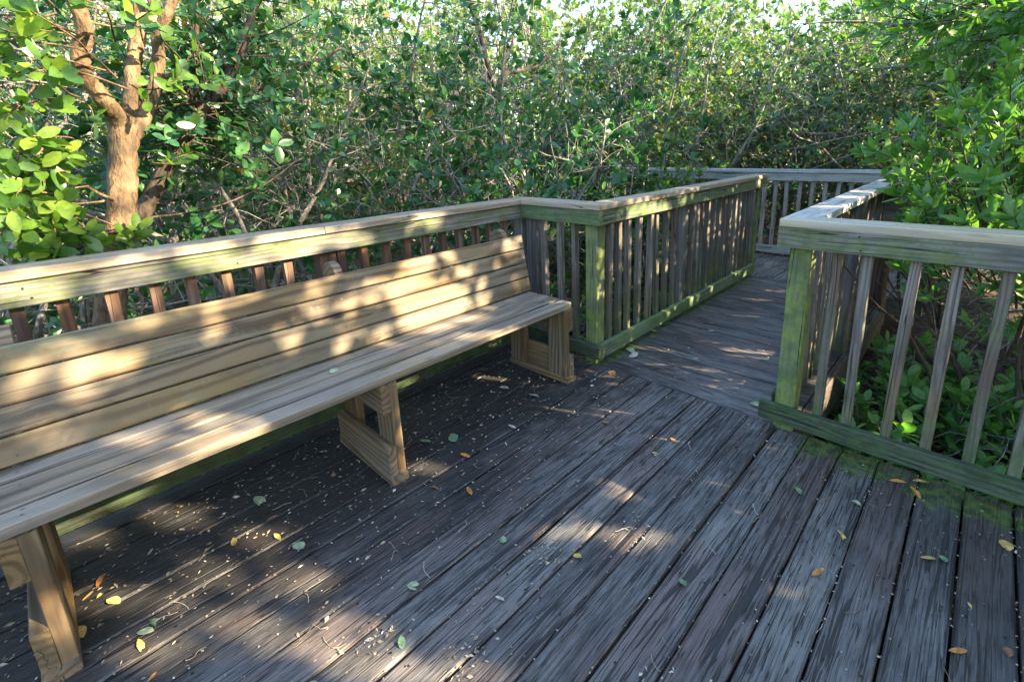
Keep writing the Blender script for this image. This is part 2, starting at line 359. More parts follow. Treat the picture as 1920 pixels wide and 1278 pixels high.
# ------------------------------------------------------------------ leaves and branches in bulk
def mesh_np(name, V, F_idx, F_len, mat, parent=None, smooth=False):
    me = bpy.data.meshes.new(name)
    V = np.asarray(V, dtype=np.float32)
    me.vertices.add(len(V)); me.vertices.foreach_set('co', V.ravel())
    F_idx = np.asarray(F_idx, dtype=np.int32); F_len = np.asarray(F_len, dtype=np.int32)
    me.loops.add(len(F_idx)); me.loops.foreach_set('vertex_index', F_idx)
    me.polygons.add(len(F_len))
    st = np.concatenate([[0], np.cumsum(F_len)[:-1]]).astype(np.int32)
    me.polygons.foreach_set('loop_start', st)
    try: me.polygons.foreach_set('loop_total', F_len)
    except Exception: pass
    if smooth: me.polygons.foreach_set('use_smooth', np.ones(len(F_len), dtype=bool))
    me.materials.append(mat)
    me.update(calc_edges=True); me.validate()
    o = bpy.data.objects.new(name, me); COL.objects.link(o)
    if parent: o.parent = parent
    return o

def leaf_template(kind):
    # (along, side, up) of a unit leaf, faces
    if kind == 'broad':
        v = [(0, 0, 0), (.22, .33, .05), (.52, .5, .09), (.82, .36, .05), (1, 0, -.06), (.82, -.36, .05), (.52, -.5, .09), (.22, -.33, .05), (.3, 0, -.03), (.7, 0, -.03)]
        f = [(0, 8, 1), (0, 7, 8), (8, 2, 1), (8, 9, 3, 2), (9, 4, 3), (7, 6, 8), (6, 5, 9, 8), (5, 4, 9)]
    elif kind == 'lance':
        v = [(0, 0, 0), (.25, .40, .06), (.55, .5, .08), (.82, .27, .03), (1.05, 0, -.08), (.82, -.27, .03), (.55, -.5, .08), (.25, -.40, .06), (.3, 0, -.04), (.7, 0, -.04)]
        f = [(0, 8, 1), (0, 7, 8), (8, 2, 1), (8, 9, 3, 2), (9, 4, 3), (7, 6, 8), (6, 5, 9, 8), (5, 4, 9)]
    else:
        v = [(0, 0, 0), (.5, .5, .1), (1, 0, 0), (.5, -.5, .1)]
        f = [(0, 2, 1), (0, 3, 2)]
    return np.array(v, float), f

class Leaves:
    def __init__(s): s.p = []; s.d = []; s.n = []; s.l = []; s.w = []
    def add(s, p, d, n, l, w):
        s.p.append(p); s.d.append(d); s.n.append(n); s.l.append(l); s.w.append(w)
    def count(s): return sum(len(x) for x in s.l)
    def build(s, name, kind, mat, parent=None):
        p = np.concatenate(s.p); d = np.concatenate(s.d); n = np.concatenate(s.n); l = np.concatenate(s.l); w = np.concatenate(s.w)
        d = d / np.linalg.norm(d, axis=1, keepdims=True)
        side = np.cross(n, d); side /= np.linalg.norm(side, axis=1, keepdims=True) + 1e-9
        up = np.cross(d, side)
        tv, tf = leaf_template(kind)
        N, k = len(p), len(tv)
        bend = rng.normal(0, 0.12, N)
        V = (p[:, None, :] + d[:, None, :] * (tv[None, :, 0, None] * l[:, None, None])
             + side[:, None, :] * (tv[None, :, 1, None] * w[:, None, None])
             + up[:, None, :] * ((tv[None, :, 2] * w[:, None] * rng.uniform(0.3, 2.2, N)[:, None] - (bend * l)[:, None] * (tv[None, :, 0] ** 2))[:, :, None]))
        idx = np.array([q for f in tf for q in f]); ln = np.array([len(f) for f in tf])
        FI = (np.arange(N)[:, None] * k + idx[None, :]).ravel()
        FL = np.tile(ln, N)
        return mesh_np(name, V.reshape(-1, 3), FI, FL, mat, parent, smooth=(kind != 'far'))

class Tubes:
    def __init__(s): s.V = []; s.FI = []; s.nv = 0; s.nf = 0
    def add(s, pts, rad, sides=6, bump=0.0):
        pts = np.asarray(pts, float); n = len(pts)
        rad = np.asarray(rad, float)
        t = np.gradient(pts, axis=0); t /= np.linalg.norm(t, axis=1, keepdims=True) + 1e-9
        ref = np.array([0.31, 0.87, 0.38]) if abs(t[0] @ np.array([0.31, 0.87, 0.38])) < 0.9 else np.array([1.0, 0, 0])
        a = np.cross(t, ref); a /= np.linalg.norm(a, axis=1, keepdims=True) + 1e-9
        b = np.cross(t, a)
        ang = np.arange(sides) / sides * 2 * np.pi
        rr = rad[:, None] * (1 + (rng.normal(0, bump, (n, sides)) if bump else 0))
        V = pts[:, None, :] + a[:, None, :] * (np.cos(ang)[None, :] * rr)[:, :, None] + b[:, None, :] * (np.sin(ang)[None, :] * rr)[:, :, None]
        V = V.reshape(-1, 3)
        i = np.arange(n - 1)[:, None] * sides; k = np.arange(sides)[None, :]; k2 = (k + 1) % sides
        q = np.stack([i + k, i + k2, i + sides + k2, i + sides + k], axis=2).reshape(-1, 4) + s.nv
        s.V.append(V); s.FI.append(q); s.nv += len(V)
    def build(s, name, mat, parent=None):
        V = np.concatenate(s.V); q = np.concatenate(s.FI)
        return mesh_np(name, V, q.ravel(), np.full(len(q), 4), mat, parent, smooth=True)

def smooth_path(pts, sub=4):
    """Catmull-Rom through the points"""
    p = np.asarray(pts, float)
    q = np.vstack([2 * p[0] - p[1], p, 2 * p[-1] - p[-2]])
    out = []
    for i in range(1, len(q) - 2):
        for t in np.arange(sub) / sub:
            a, b, c, d = q[i - 1], q[i], q[i + 1], q[i + 2]
            out.append(0.5 * ((2 * b) + (-a + c) * t + (2 * a - 5 * b + 4 * c - d) * t * t + (-a + 3 * b - 3 * c + d) * t ** 3))
    out.append(p[-1])
    return np.array(out)

def unit(v):
    v = np.asarray(v, float); return v / (np.linalg.norm(v) + 1e-9)

def wander(p, d, length, n, wob, up=0.0):
    pts = [np.array(p, float)]; d = unit(d)
    for i in range(n):
        d = unit(d + rng.normal(0, wob, 3) + np.array([0, 0, up]))
        pts.append(pts[-1] + d * length / n)
    return np.array(pts)

def rosette(LV, p, d, n, l, w, open_=1.0, upb=0.35, lvar=0.25, back=0.06):
    d = unit(d)
    a = unit(np.cross(d, (0.2, 0.55, 0.81))); b = np.cross(d, a)
    ph = rng.uniform(0, 6.28) + np.arange(n) * 2.4 + rng.normal(0, 0.3, n)
    o = rng.uniform(0.55, 1.25, n) * open_
    dirs = d[None] * np.cos(o)[:, None] + (a[None] * np.cos(ph)[:, None] + b[None] * np.sin(ph)[:, None]) * np.sin(o)[:, None]
    nrm = d[None] * np.sin(o)[:, None] - (a[None] * np.cos(ph)[:, None] + b[None] * np.sin(ph)[:, None]) * np.cos(o)[:, None]
    nrm = nrm + np.array([0, 0, upb])[None] + rng.normal(0, 0.25, (n, 3))
    pos = np.asarray(p)[None] - d[None] * rng.uniform(0, back, n)[:, None]
    L = l * (1 + rng.normal(0, lvar, n)).clip(0.4, 1.5)
    LV.add(pos, dirs, nrm, L, L * w * rng.uniform(0.85, 1.15, n))

def tree(name, label, base, h, spread, nst, nsec, ntw, nleaf, leaf_l, leaf_w, leafm, barkm, group=None, lean=(0, 0), r0=0.05, kind='far',
         cat='tree', low=0.15, twig_len=0.4, bare=0.0, open_=1.0, seclen=0.8, twr=0.004):
    root = empty(name, base)
    TB, LV = Tubes(), Leaves()
    def inside(p):   # keep the boardwalk clear
        X, Y = p[0] + base[0], p[1] + base[1]
        return p[2] + base[2] > -0.1 and ((X < 2.5 and Y < 2.66) or (X < 1.4 and Y < 3.4) or (2.3 < X < 5.6 and 0.4 < Y < 2.02) or (5.05 < X < 6.5 and 0.2 < Y < 5.6))
    for s in range(nst):
        az = rng.uniform(0, 6.28)
        d = unit(np.array([math.cos(az) * 0.35 + lean[0], math.sin(az) * 0.35 + lean[1], 1.0]))
        for attempt in range(20):
            st = wander((rng.normal(0, 0.08), rng.normal(0, 0.08), -0.02), d, h * rng.uniform(0.75, 1.02), 9, 0.17, 0.06)
            if not any(inside(q) for q in st): break
            az = rng.uniform(0, 6.28); d = unit(np.array([math.cos(az) * 0.3, math.sin(az) * 0.3 , 1.0]))
        else: continue
        rr = np.linspace(r0 * rng.uniform(0.7, 1.1), r0 * 0.22, len(st))
        sp = smooth_path(st, 2)
        TB.add(sp, np.interp(np.linspace(0, 1, len(sp)), np.linspace(0, 1, len(rr)), rr), 7, 0.06)
        for k in range(nsec):
            t = low + (1 - low) * (k + rng.uniform(0, 1)) / nsec
            i = t * (len(st) - 1); i0 = min(int(i), len(st) - 2); p = st[i0] + (st[i0 + 1] - st[i0]) * (i - i0)
            az = rng.uniform(0, 6.28); e = rng.uniform(-0.25, 0.75)
            d2 = np.array([math.cos(az) * math.cos(e), math.sin(az) * math.cos(e), math.sin(e)])
            sec = wander(p, d2, spread * seclen * rng.uniform(0.5, 1.1) * (1.1 - 0.35 * t), 6, 0.22, 0.05)
            if inside(sec[-1]) or inside(sec[3]): continue
            rs = r0 * 0.30 * (1 - 0.4 * t)
            TB.add(sec, np.linspace(rs, twr, len(sec)), 5)
            for w in range(ntw):
                u = 0.2 + 0.8 * (w + rng.uniform(0, 1)) / ntw
                j = u * (len(sec) - 1); j0 = min(int(j), len(sec) - 2); q = sec[j0] + (sec[j0 + 1] - sec[j0]) * (j - j0)
                d3 = unit(unit(sec[-1] - sec[0]) * 0.5 + rng.normal(0, 0.75, 3) + np.array([0, 0, 0.2]))
                tw = wander(q, d3, twig_len * rng.uniform(0.5, 1.2), 3, 0.28, 0.05)
                if inside(tw[-1]) or inside(tw[0]): continue
                TB.add(tw, np.linspace(twr, twr * 0.45, len(tw)), 4)
                if rng.uniform() < bare: continue
                m = max(2, int(nleaf * rng.uniform(0.5, 1.2)))
                m2 = m // 4
                rosette(LV, tw[-1], tw[-1] - tw[-2], m - m2, leaf_l, leaf_w, open_)
                if m2: rosette(LV, tw[2], tw[2] - tw[1], m2, leaf_l * 0.9, leaf_w, open_ * 1.1, back=twig_len * 0.35)
    if not TB.V or not LV.p:
        print('NO ROOM FOR', label, base); bpy.data.objects.remove(root); return None
    TB.build('trunk', M[barkm], root)
    LV.build('crown', kind, M[leafm], root)
    tag(root, label, cat, group)
    return root
EXPOSURE = 2.65
CANOPY_N = 26000
S = np.array([0.37084431, -0.80128861, 0.46947957])   # towards the sun
# ------------------------------------------------------------------ ground, deck, walkway
def sheet(name, mat):
    n = 90
    xs = np.linspace(-60, 60, n); 
    def warp(t): return np.sign(t) * (np.abs(t) / 60) ** 1.8 * 60
    X, Y = np.meshgrid(warp(xs) + 2, warp(xs) + 2)
    Z = -0.48 + 0.05 * np.sin(X * 1.7 + 1) * np.cos(Y * 1.3) + 0.03 * np.sin(X * 4.1) * np.sin(Y * 3.7)
    V = np.stack([X, Y, Z], 2).reshape(-1, 3)
    i = np.arange(n - 1)[:, None] * n + np.arange(n - 1)[None, :]
    q = np.stack([i, i + 1, i + n + 1, i + n], 2).reshape(-1, 4)
    return mesh_np(name, V, q.ravel(), np.full(len(q), 4), mat, smooth=True)
tag(sheet('ground', M['ground']), kind='structure')
def gz(x, y): return -0.48 + 0.05 * math.sin(x * 1.7 + 1) * math.cos(y * 1.3) + 0.03 * math.sin(x * 4.1) * math.sin(y * 3.7)

def deck_boards(name, lo, hi, first, pitch, a, b, axis, joints=()):
    """boards running along axis from a to b, laid side by side between lo and hi"""
    mb = MB()
    k0 = math.floor((lo - first) / pitch); k1 = math.ceil((hi - first) / pitch)
    for k in range(k0, k1):
        g0 = first + k * pitch + random.uniform(0.0026, 0.0046); g1 = first + (k + 1) * pitch - random.uniform(0.0026, 0.0046)
        g0 = max(g0, lo); g1 = min(g1, hi)
        if g1 - g0 < 0.03: continue
        z1 = random.gauss(0, 0.0016)
        spans = [(a, b)]
        if joints and k % 3 != 0:
            j = random.choice(joints) + 0.0; spans = [(a, j - 0.002), (j + 0.002, b)]
        for (s0, s1) in spans:
            if axis == 'x': mb.box((s0, s1 + random.gauss(0, 0.002)), (g0, g1), (z1 - 0.036, z1), 'x', bev=0.006, jit=0.0009, seg=max(2, int((s1 - s0) / 0.3)))
            else: mb.box((g0, g1), (s0, s1), (z1 - 0.036, z1), 'y', bev=0.006, jit=0.0009, seg=max(2, int((s1 - s0) / 0.3)))
    return mb
PITCH = 0.1443
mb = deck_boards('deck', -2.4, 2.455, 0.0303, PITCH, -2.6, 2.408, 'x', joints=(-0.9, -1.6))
# nail heads over the joists
for x in np.arange(-1.17, 2.4, 0.41):
    for k in range(-9, 17):
        for dy in (0.03, 0.112):
            mb.disc((x + random.gauss(0, 0.007), 0.0303 + k * PITCH + dy + random.gauss(0, 0.004), 0.0042), (0, 0, 1), 0.0040)
# joists and rim boards below
for x in np.arange(-2.4, 2.4, 0.41): mb.box((x, x + 0.038), (-2.3, 2.44), (-0.19, -0.0385), 'y', tone=0.15)
mb.box((2.368, 2.406), (-2.4, 2.44), (-0.235, -0.040), 'y', tone=0.2)
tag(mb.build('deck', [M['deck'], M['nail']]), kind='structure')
mb = deck_boards('walkway', 2.4125, 5.205, 2.4135, PITCH, 0.56, 1.86, 'y')
mb.box((2.44, 5.2), (0.515, 0.553), (-0.25, -0.004), 'x', tone=0.1)
for y in (0.60, 1.15, 1.78): mb.box((2.43, 5.2), (y, y + 0.038), (-0.20, -0.0385), 'x', tone=0.2)
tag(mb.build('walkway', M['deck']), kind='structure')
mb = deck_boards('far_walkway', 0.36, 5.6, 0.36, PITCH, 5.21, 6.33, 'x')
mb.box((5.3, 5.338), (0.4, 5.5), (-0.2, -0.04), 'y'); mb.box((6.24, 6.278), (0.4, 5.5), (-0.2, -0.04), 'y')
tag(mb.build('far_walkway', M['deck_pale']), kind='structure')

# ------------------------------------------------------------------ railings
ZC0, ZC1, ZA0, ZA1, ZK0, ZK1 = 1.032, 1.070, 0.937, 1.031, 0.047, 0.137
def bal_variants(mat, n, h0=0.052, h1=0.985, w=0.038):
    out = []
    for i in range(n):
        b = MB(); b.board((0, 0, h0), (0, 0, h1), (1, 0, 0), w, w, bev=0.002, seg=5, jit=0.0012, tone=(i + 0.5) / n, bow=random.uniform(-0.004, 0.004))
        o = b.build('baluster', mat); out.append(o.data); bpy.data.objects.remove(o)
    return out
BAL = {k: bal_variants(M[k], 7) for k in ('bal_red', 'bal_grey', 'bal_pale')}
def balusters(root, pts, kind, dz=0.0):
    for (x, y) in pts:
        o = bpy.data.objects.new('baluster', random.choice(BAL[kind])); COL.objects.link(o)
        o.parent = root
        o.location = (x - root.location[0] + random.gauss(0, 0.002), y - root.location[1] + random.gauss(0, 0.002), dz + random.gauss(0, 0.004))
        o.rotation_euler = (random.gauss(0, 0.007), random.gauss(0, 0.007), random.choice((0, math.pi)) + random.gauss(0, 0.03))
def nails(b, axis, a0, a1, fixed, z, nrm, step=0.41):
    """pairs of nail heads along a board"""
    for a in np.arange(a0 + 0.06, a1, step):
        for dz in z:
            p = (a + random.gauss(0, 0.01), fixed, dz + random.gauss(0, 0.004)) if axis == 'x' else (fixed, a + random.gauss(0, 0.01), dz + random.gauss(0, 0.004))
            b.disc(p, nrm, 0.0042)
def cap_nails(b, axis, a0, a1, ys, step=0.40):
    for a in np.arange(a0 + 0.12, a1, step):
        for q in ys:
            q += random.gauss(0, 0.006); t = a + random.gauss(0, 0.012)
            b.disc((t, q, ZC1 + 0.0012) if axis == 'x' else (q, t, ZC1 + 0.0012), (0, 0, 1), 0.0045)
def post(root, x, y, mat, w=0.09, z0=-0.55, z1=1.03):
    b = MB(); b.board((0, 0, z0), (0, 0, z1), (1, 0, 0), w, w, bev=0.004, seg=8, jit=0.0012)
    o = b.build('post', mat, root); o.location = (x - root.location[0], y - root.location[1], 0)
    return o
def part(root, name, mb, mats):
    o = mb.build(name, mats, root); o.location = -root.location
    return o
def cap_x(mb, x0, x1, yf, yr, sx0=0.0, sx1=0.0, **k):
    """cap rail along x; sx = how far the end moves along x per metre of y from its middle (mitre)"""
    ym = (yf + yr) / 2; w = abs(yr - yf)
    a, b, c = w / 2, (ZC1 - ZC0) / 2, 0.004
    prof = [(-a + c, -b), (a - c, -b), (a, -b + c), (a, b - c), (a - c, b), (-a + c, b), (-a, b - c), (-a, -b + c)]
    mb.prism(prof, (x0, ym, (ZC0 + ZC1) / 2), (1, 0, 0), (0, 1, 0), (0, 0, 1), x1 - x0, e0=(sx0, 0), e1=(sx1, 0), **k)
def cap_y(mb, y0, y1, xf, xr, sy0=0.0, sy1=0.0, **k):
    xm = (xf + xr) / 2; w = abs(xr - xf)
    a, b, c = w / 2, (ZC1 - ZC0) / 2, 0.004
    prof = [(-a + c, -b), (a - c, -b), (a, -b + c), (a, b - c), (a - c, b), (-a + c, b), (-a, b - c), (-a, -b + c)]
    mb.prism(prof, (xm, y0, (ZC0 + ZC1) / 2), (0, 1, 0), (1, 0, 0), (0, 0, 1), y1 - y0, e0=(sy0, 0), e1=(sy1, 0), **k)

RG = 'railings round the boardwalk'
# --- railing behind the bench (along x, y = 2.375)
r = tag(empty('railing', (0.4, 2.41, 0)), 'long mossy wooden railing running behind the bench with sunlit pale cap', 'railing', RG)
b = MB(); cap_x(b, -2.2, 0.984, 2.360, 2.502, org=(0.02, 0.05)); cap_nails(b, 'x', -2.0, 0.98, (2.395, 2.465)); part(r, 'cap_rail', b, [M['cap'], M['nail']])
b = MB(); cap_x(b, 0.987, 2.432, 2.360, 2.502, sx1=1.0); part(r, 'cap_rail', b, M['cap'])
b = MB(); b.box((-2.2, 2.370), (2.375, 2.412), (ZA0, ZA1), 'x', tone=0.5); nails(b, 'x', -2.1, 2.36, 2.3738, (0.962, 1.006), (0, -1, 0), 0.66); part(r, 'top_rail', b, [M['apron'], M['nail']])
b = MB(); b.box((-2.2, 2.370), (2.375, 2.412), (ZK0, ZK1), 'x', tone=0.4); part(r, 'bottom_rail', b, M['kick'])
xs = [-0.107 + 0.1315 * k for k in range(-15, 19)]
xs = [x for x in xs if abs(x - 1.0) > 0.07 and x < 2.3 and abs(x + 0.75) > 0.09]
balusters(r, [(x, 2.4325) for x in xs], 'bal_red')
post(r, 1.005, 2.458, M['bal_red']); post(r, -0.72, 2.458, M['bal_red']); post(r, 2.458, 2.458, M['post_grey'])
# --- short return railing A-B (along y, x = 2.372)
r = tag(empty('railing', (2.41, 2.05, 0)), 'short green stained railing at the right end of the bench', 'railing', RG)
b = MB(); cap_y(b, 1.760, 2.431, 2.362, 2.502, sy0=1.0, sy1=1.0); part(r, 'cap_rail', b, M['cap'])
b = MB(); b.box((2.372, 2.409), (1.703, 2.4125), (ZA0, ZA1), 'y', tone=0.55); part(r, 'top_rail', b, M['apron_green'])
b = MB(); b.box((2.372, 2.409), (1.700, 2.374), (ZK0, ZK1), 'y', tone=0.5); part(r, 'bottom_rail', b, M['kick'])
balusters(r, [(2.4295, y) for y in (2.197, 2.066, 1.934)], 'bal_grey')
post(r, 2.456, 2.318, M['post_grey'], w=0.092); post(r, 2.456, 1.790, M['post_green'])
# --- walkway railing on the left (along x, y = 1.705)
r = tag(empty('railing', (3.9, 1.74, 0)), 'close set picket railing along the left side of the walkway, green kick board', 'railing', RG)
b = MB(); cap_x(b, 2.433, 5.40, 1.690, 1.830, sx0=1.0); part(r, 'cap_rail', b, M['cap'])
b = MB(); b.box((2.410, 5.39), (1.705, 1.742), (ZA0, ZA1), 'x', tone=0.6); nails(b, 'x', 2.41, 5.3, 1.7038, (0.962, 1.006), (0, -1, 0), 0.55); part(r, 'top_rail', b, [M['apron_green'], M['nail']])
b = MB(); b.box((2.4105, 5.22), (1.702, 1.740), (ZK0, ZK1), 'x', tone=0.6); part(r, 'bottom_rail', b, M['kick_lit'])
xs = [2.568, 2.682, 2.801, 2.942, 3.085, 3.218, 3.348, 3.472, 3.77, 3.89, 3.99, 4.10, 4.22, 4.34, 4.46, 4.58, 4.70, 4.82, 4.94, 5.06, 5.17]
balusters(r, [(x, 1.762) for x in xs], 'bal_grey')
post(r, 3.62, 1.788, M['post_grey'], w=0.095); post(r, 5.30, 1.788, M['post_green'])
# --- platform railing on the right (along y, x = 2.354)
r = tag(empty('railing', (2.39, -0.4, 0)), 'near right railing with widely spaced slanting pickets above a dark mossy kick board', 'railing', RG)
b = MB(); cap_y(b, -2.4, 0.602, 2.352, 2.492, sy1=-1.0, org=(0.01, 0.06)); cap_nails(b, 'y', -2.3, 0.5, (2.387, 2.457)); part(r, 'cap_rail', b, [M['cap_new'], M['nail']])
b = MB(); b.box((2.354, 2.392), (-2.4, 0.675), (ZA0, ZA1), 'y', tone=0.5, org=(0.02, -0.045)); nails(b, 'y', -2.3, 0.66, 2.3528, (0.962, 1.006), (-1, 0, 0), 0.52); part(r, 'top_rail', b, [M['apron'], M['nail']])
b = MB(); b.box((2.354, 2.392), (-2.4, 0.690), (ZK0, ZK1), 'y', tone=0.45); part(r, 'bottom_rail', b, M['kick'])
balusters(r, [(2.4125, y) for y in (0.445, 0.318, 0.172, 0.030, -0.1035, -0.238, -0.37, -0.5, -0.64, -0.78)], 'bal_grey')
post(r, 2.440, 0.582, M['post_green'])
post(r, 2.440, -0.95, M['post_grey'])
# --- walkway railing on the right (along x, y = 0.668)
r = tag(empty('railing', (3.7, 0.63, 0)), 'railing on the right side of the walkway with broad pale blue-white cap', 'railing', RG)
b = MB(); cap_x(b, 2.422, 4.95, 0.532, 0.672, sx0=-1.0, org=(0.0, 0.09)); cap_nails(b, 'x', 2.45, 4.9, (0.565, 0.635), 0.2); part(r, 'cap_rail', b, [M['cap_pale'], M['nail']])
b = MB(); b.box((2.3935, 4.9), (0.630, 0.668), (ZA0, ZA1), 'x', tone=0.4); part(r, 'top_rail', b, M['apron'])
b = MB(); b.box((2.487, 4.9), (0.630, 0.668), (ZK0, ZK1), 'x', tone=0.4); part(r, 'bottom_rail', b, M['kick'])
balusters(r, [(2.575 + 0.132 * k, 0.6095) for k in range(17) if k != 8], 'bal_grey')
post(r, 3.63, 0.584, M['post_grey']); post(r, 4.90, 0.575, M['bal_red'], w=0.11); post(r, 5.02, 0.56, M['bal_red'], w=0.09)
b = MB(); b.box((4.84, 4.878), (0.60, 0.625), (0.55, 0.88), 'y'); 
b = MB(); b.box((4.80, 4.838), (0.36, 0.59), (0.62, 0.90), 'y', tone=0.6); part(r, 'end_board', b, M['apron'])
# --- far cross railing (along y, x = 6.25)
r = tag(empty('railing', (6.28, 2.6, 0)), 'grey railing crossing the far end of the walkway', 'railing', RG)
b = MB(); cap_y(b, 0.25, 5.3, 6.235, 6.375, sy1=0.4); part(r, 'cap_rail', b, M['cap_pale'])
b = MB(); b.box((6.252, 6.290), (0.25, 5.28), (ZA0, ZA1), 'y', tone=0.7); part(r, 'top_rail', b, M['grey_pale'])
b = MB(); b.box((6.252, 6.290), (0.25, 5.28), (ZK0, ZK1), 'y', tone=0.9); part(r, 'bottom_rail', b, M['grey_pale'])
balusters(r, [(6.3105, 0.43 + 0.132 * k) for k in range(37)], 'bal_pale')
for y in (0.36, 2.3, 4.1, 5.2): post(r, 6.338, y, M['post_grey'])
# --- stretches of the same boardwalk seen through the mangroves
def far_run(p0, p1, label, lit):
    p0 = np.array([*p0, 0.0]); p1 = np.array([*p1, 0.0]); d = p1 - p0; L = np.linalg.norm(d); d /= L
    nrm = np.array([-d[1], d[0], 0])
    r = tag(empty('railing', tuple((p0 + p1) / 2)), label, 'railing', RG)
    b = MB(); b.board(p0 + (0, 0, 1.051), p1 + (0, 0, 1.051), nrm, 0.14, 0.038); part(r, 'cap_rail', b, M['cap'])
    b = MB(); b.board(p0 - nrm * 0.05 + (0, 0, 0.984), p1 - nrm * 0.05 + (0, 0, 0.984), (0, 0, 1), 0.094, 0.038, tone=0.8); part(r, 'top_rail', b, M['apron'])
    b = MB(); b.board(p0 - nrm * 0.05 + (0, 0, 0.092), p1 - nrm * 0.05 + (0, 0, 0.092), (0, 0, 1), 0.09, 0.038); part(r, 'bottom_rail', b, M['kick_lit'])
    b = MB()
    n = int(L / 0.135)
    balusters(r, [tuple((p0 + d * (0.07 + k * 0.135))[:2]) for k in range(n)], 'bal_pale' if lit else 'bal_red')  # paler balusters stand in for sunlight on the lit run
    for t in (0.02, 0.5, 0.98):
        q = p0 + d * L * t + nrm * 0.05; post(r, q[0], q[1], M['post_grey'])
far_run((6.20, 5.34), (4.66, 6.62), 'angled railing glimpsed through twigs above the bend of the near cap rail', False)
far_run((4.62, 6.66), (1.9, 6.15), 'railing mostly hidden in leaves behind the bench railing', False)
far_run((1.86, 6.14), (-1.2, 5.7), 'sunlit railing seen in pieces behind the leaning dark trunk', True)

# ------------------------------------------------------------------ bench
bench = tag(empty('bench', (0.95, 1.95, 0)), 'long new pine bench with four-board back and slatted seat', 'bench')
XE0, XE1 = -1.25, 2.124
b = MB()
for k, tn in enumerate((0.75, 0.45, 0.6, 0.5)):
    y0 = 1.722 + k * 0.0925
    b.box((XE0, XE1 + random.uniform(-0.004, 0.004)), (y0, y0 + 0.0805), (0.4745, 0.512 + random.uniform(-0.001, 0.001)), 'x', tone=tn, bev=0.004, jit=0.0006)
    for fx in (-0.85, -0.17, 0.91, 2.07):
        for dy in (0.022, 0.066): b.disc((fx + random.gauss(0, 0.006), y0 + dy + random.gauss(0, 0.004), 0.5132), (0, 0, 1), 0.0042)
part(bench, 'seat', b, [M['pine_seat'], M['screw']])
bdir = np.array([0, 0.2398, 0.9708]); bn = np.array([0, -0.9708, 0.2398])
def bpt(x, s, o=0.0): return np.array([x, 2.058, 0.512]) + bdir * s + bn * o
b = MB()
for k, tn in enumerate((0.35, 0.3, 0.5, 0.62)):
    s = 0.009 + k * 0.0922 + 0.0445
    xe = XE1 + 0.006 * k + random.uniform(-0.003, 0.003)
    b.board(bpt(XE0, s, -0.019), bpt(xe, s, -0.019), bdir, 0.0866, 0.038, tone=tn, bev=0.005, jit=0.0006, org=((0.03, 0.055), (0.02, -0.06), (-0.01, 0.05), (0.045, 0.09))[k])
    for fx in (-0.85, -0.17, 0.91, 2.07):
        for ds in (-0.02, 0.02): b.disc(bpt(fx + random.gauss(0, 0.006), s + ds + random.gauss(0, 0.004), 0.0012), bn, 0.0042)
part(bench, 'backrest', b, [M['pine'], M['screw']])
def back_support(x0):
    """board on edge with a rounded head, behind the back boards"""
    b = MB()
    prof = [(0.0, 0.0), (0.135, 0.0)]
    prof = []
    s0, s1 = -0.12, 0.372
    ring = [(-0.0385, s0), (-0.0385, s1)] + [(-0.0385 - 0.068 * (1 - math.cos(t)), s1 + 0.068 * math.sin(t)) for t in np.linspace(0.12, math.pi - 0.12, 12)] + [(-0.1745, s1), (-0.1745, s0)]
    prof = [(o, s) for o, s in ring]
    b.prism(prof, bpt(x0, 0), (1, 0, 0), bn, bdir, 0.038, seg=1, jit=0)
    o = part(bench, 'back_support', b, M['pine_leg'])
def leg_frame(x0, side):
    """x0 = near (-x) face of the legs; side = +1: boards fixed to the far side, -1: to the near side"""
    xa, xb = (x0 + 0.0385, x0 + 0.0765) if side > 0 else (x0 - 0.0385, x0 - 0.0005)
    b = MB()
    b.box((xa, xb), (1.712, 2.195), (0.0405, 0.178), 'y', tone=0.6)
    b.box((xa, xb), (1.7165, 2.12), (0.336, 0.4735), 'y', tone=0.3, e0=(0, 0.0), e1=(0, 0))
    for y in (1.752, 1.815, 2.095, 2.155):
        for z in (0.078, 0.142): b.disc((xa - 0.0012, y, z), (-1, 0, 0), 0.0048)
    f = part(bench, 'leg_frame', b, [M['pine_leg'], M['screw']])
    for y0, y1, tn in ((1.714, 1.852, 0.5), (2.058, 2.192, 0.25)):
        b = MB(); b.box((x0, x0 + 0.038), (y0, y1), (0.0405, 0.4735), 'z', tone=tn, org=(0.0, 0.05)); b.build('leg', M['pine_leg'], f)
    b = MB(); b.box((min(xa, x0) - 0.002, max(xb, x0 + 0.038) + 0.001), (1.70, 2.205), (0.002, 0.040), 'y', tone=0.7); b.build('foot_plate', M['pine_leg'], f)
for x0, sd in ((2.050, 1), (0.891, -1), (-0.190, -1), (-1.05, -1)):
    leg_frame(x0, sd)
for x0 in (2.02, 0.93, -0.152, -1.05): back_support(x0)
# ------------------------------------------------------------------ trees
P = np.array
def local(pts, base): return [np.array(p, float) - np.array(base, float) for p in pts]

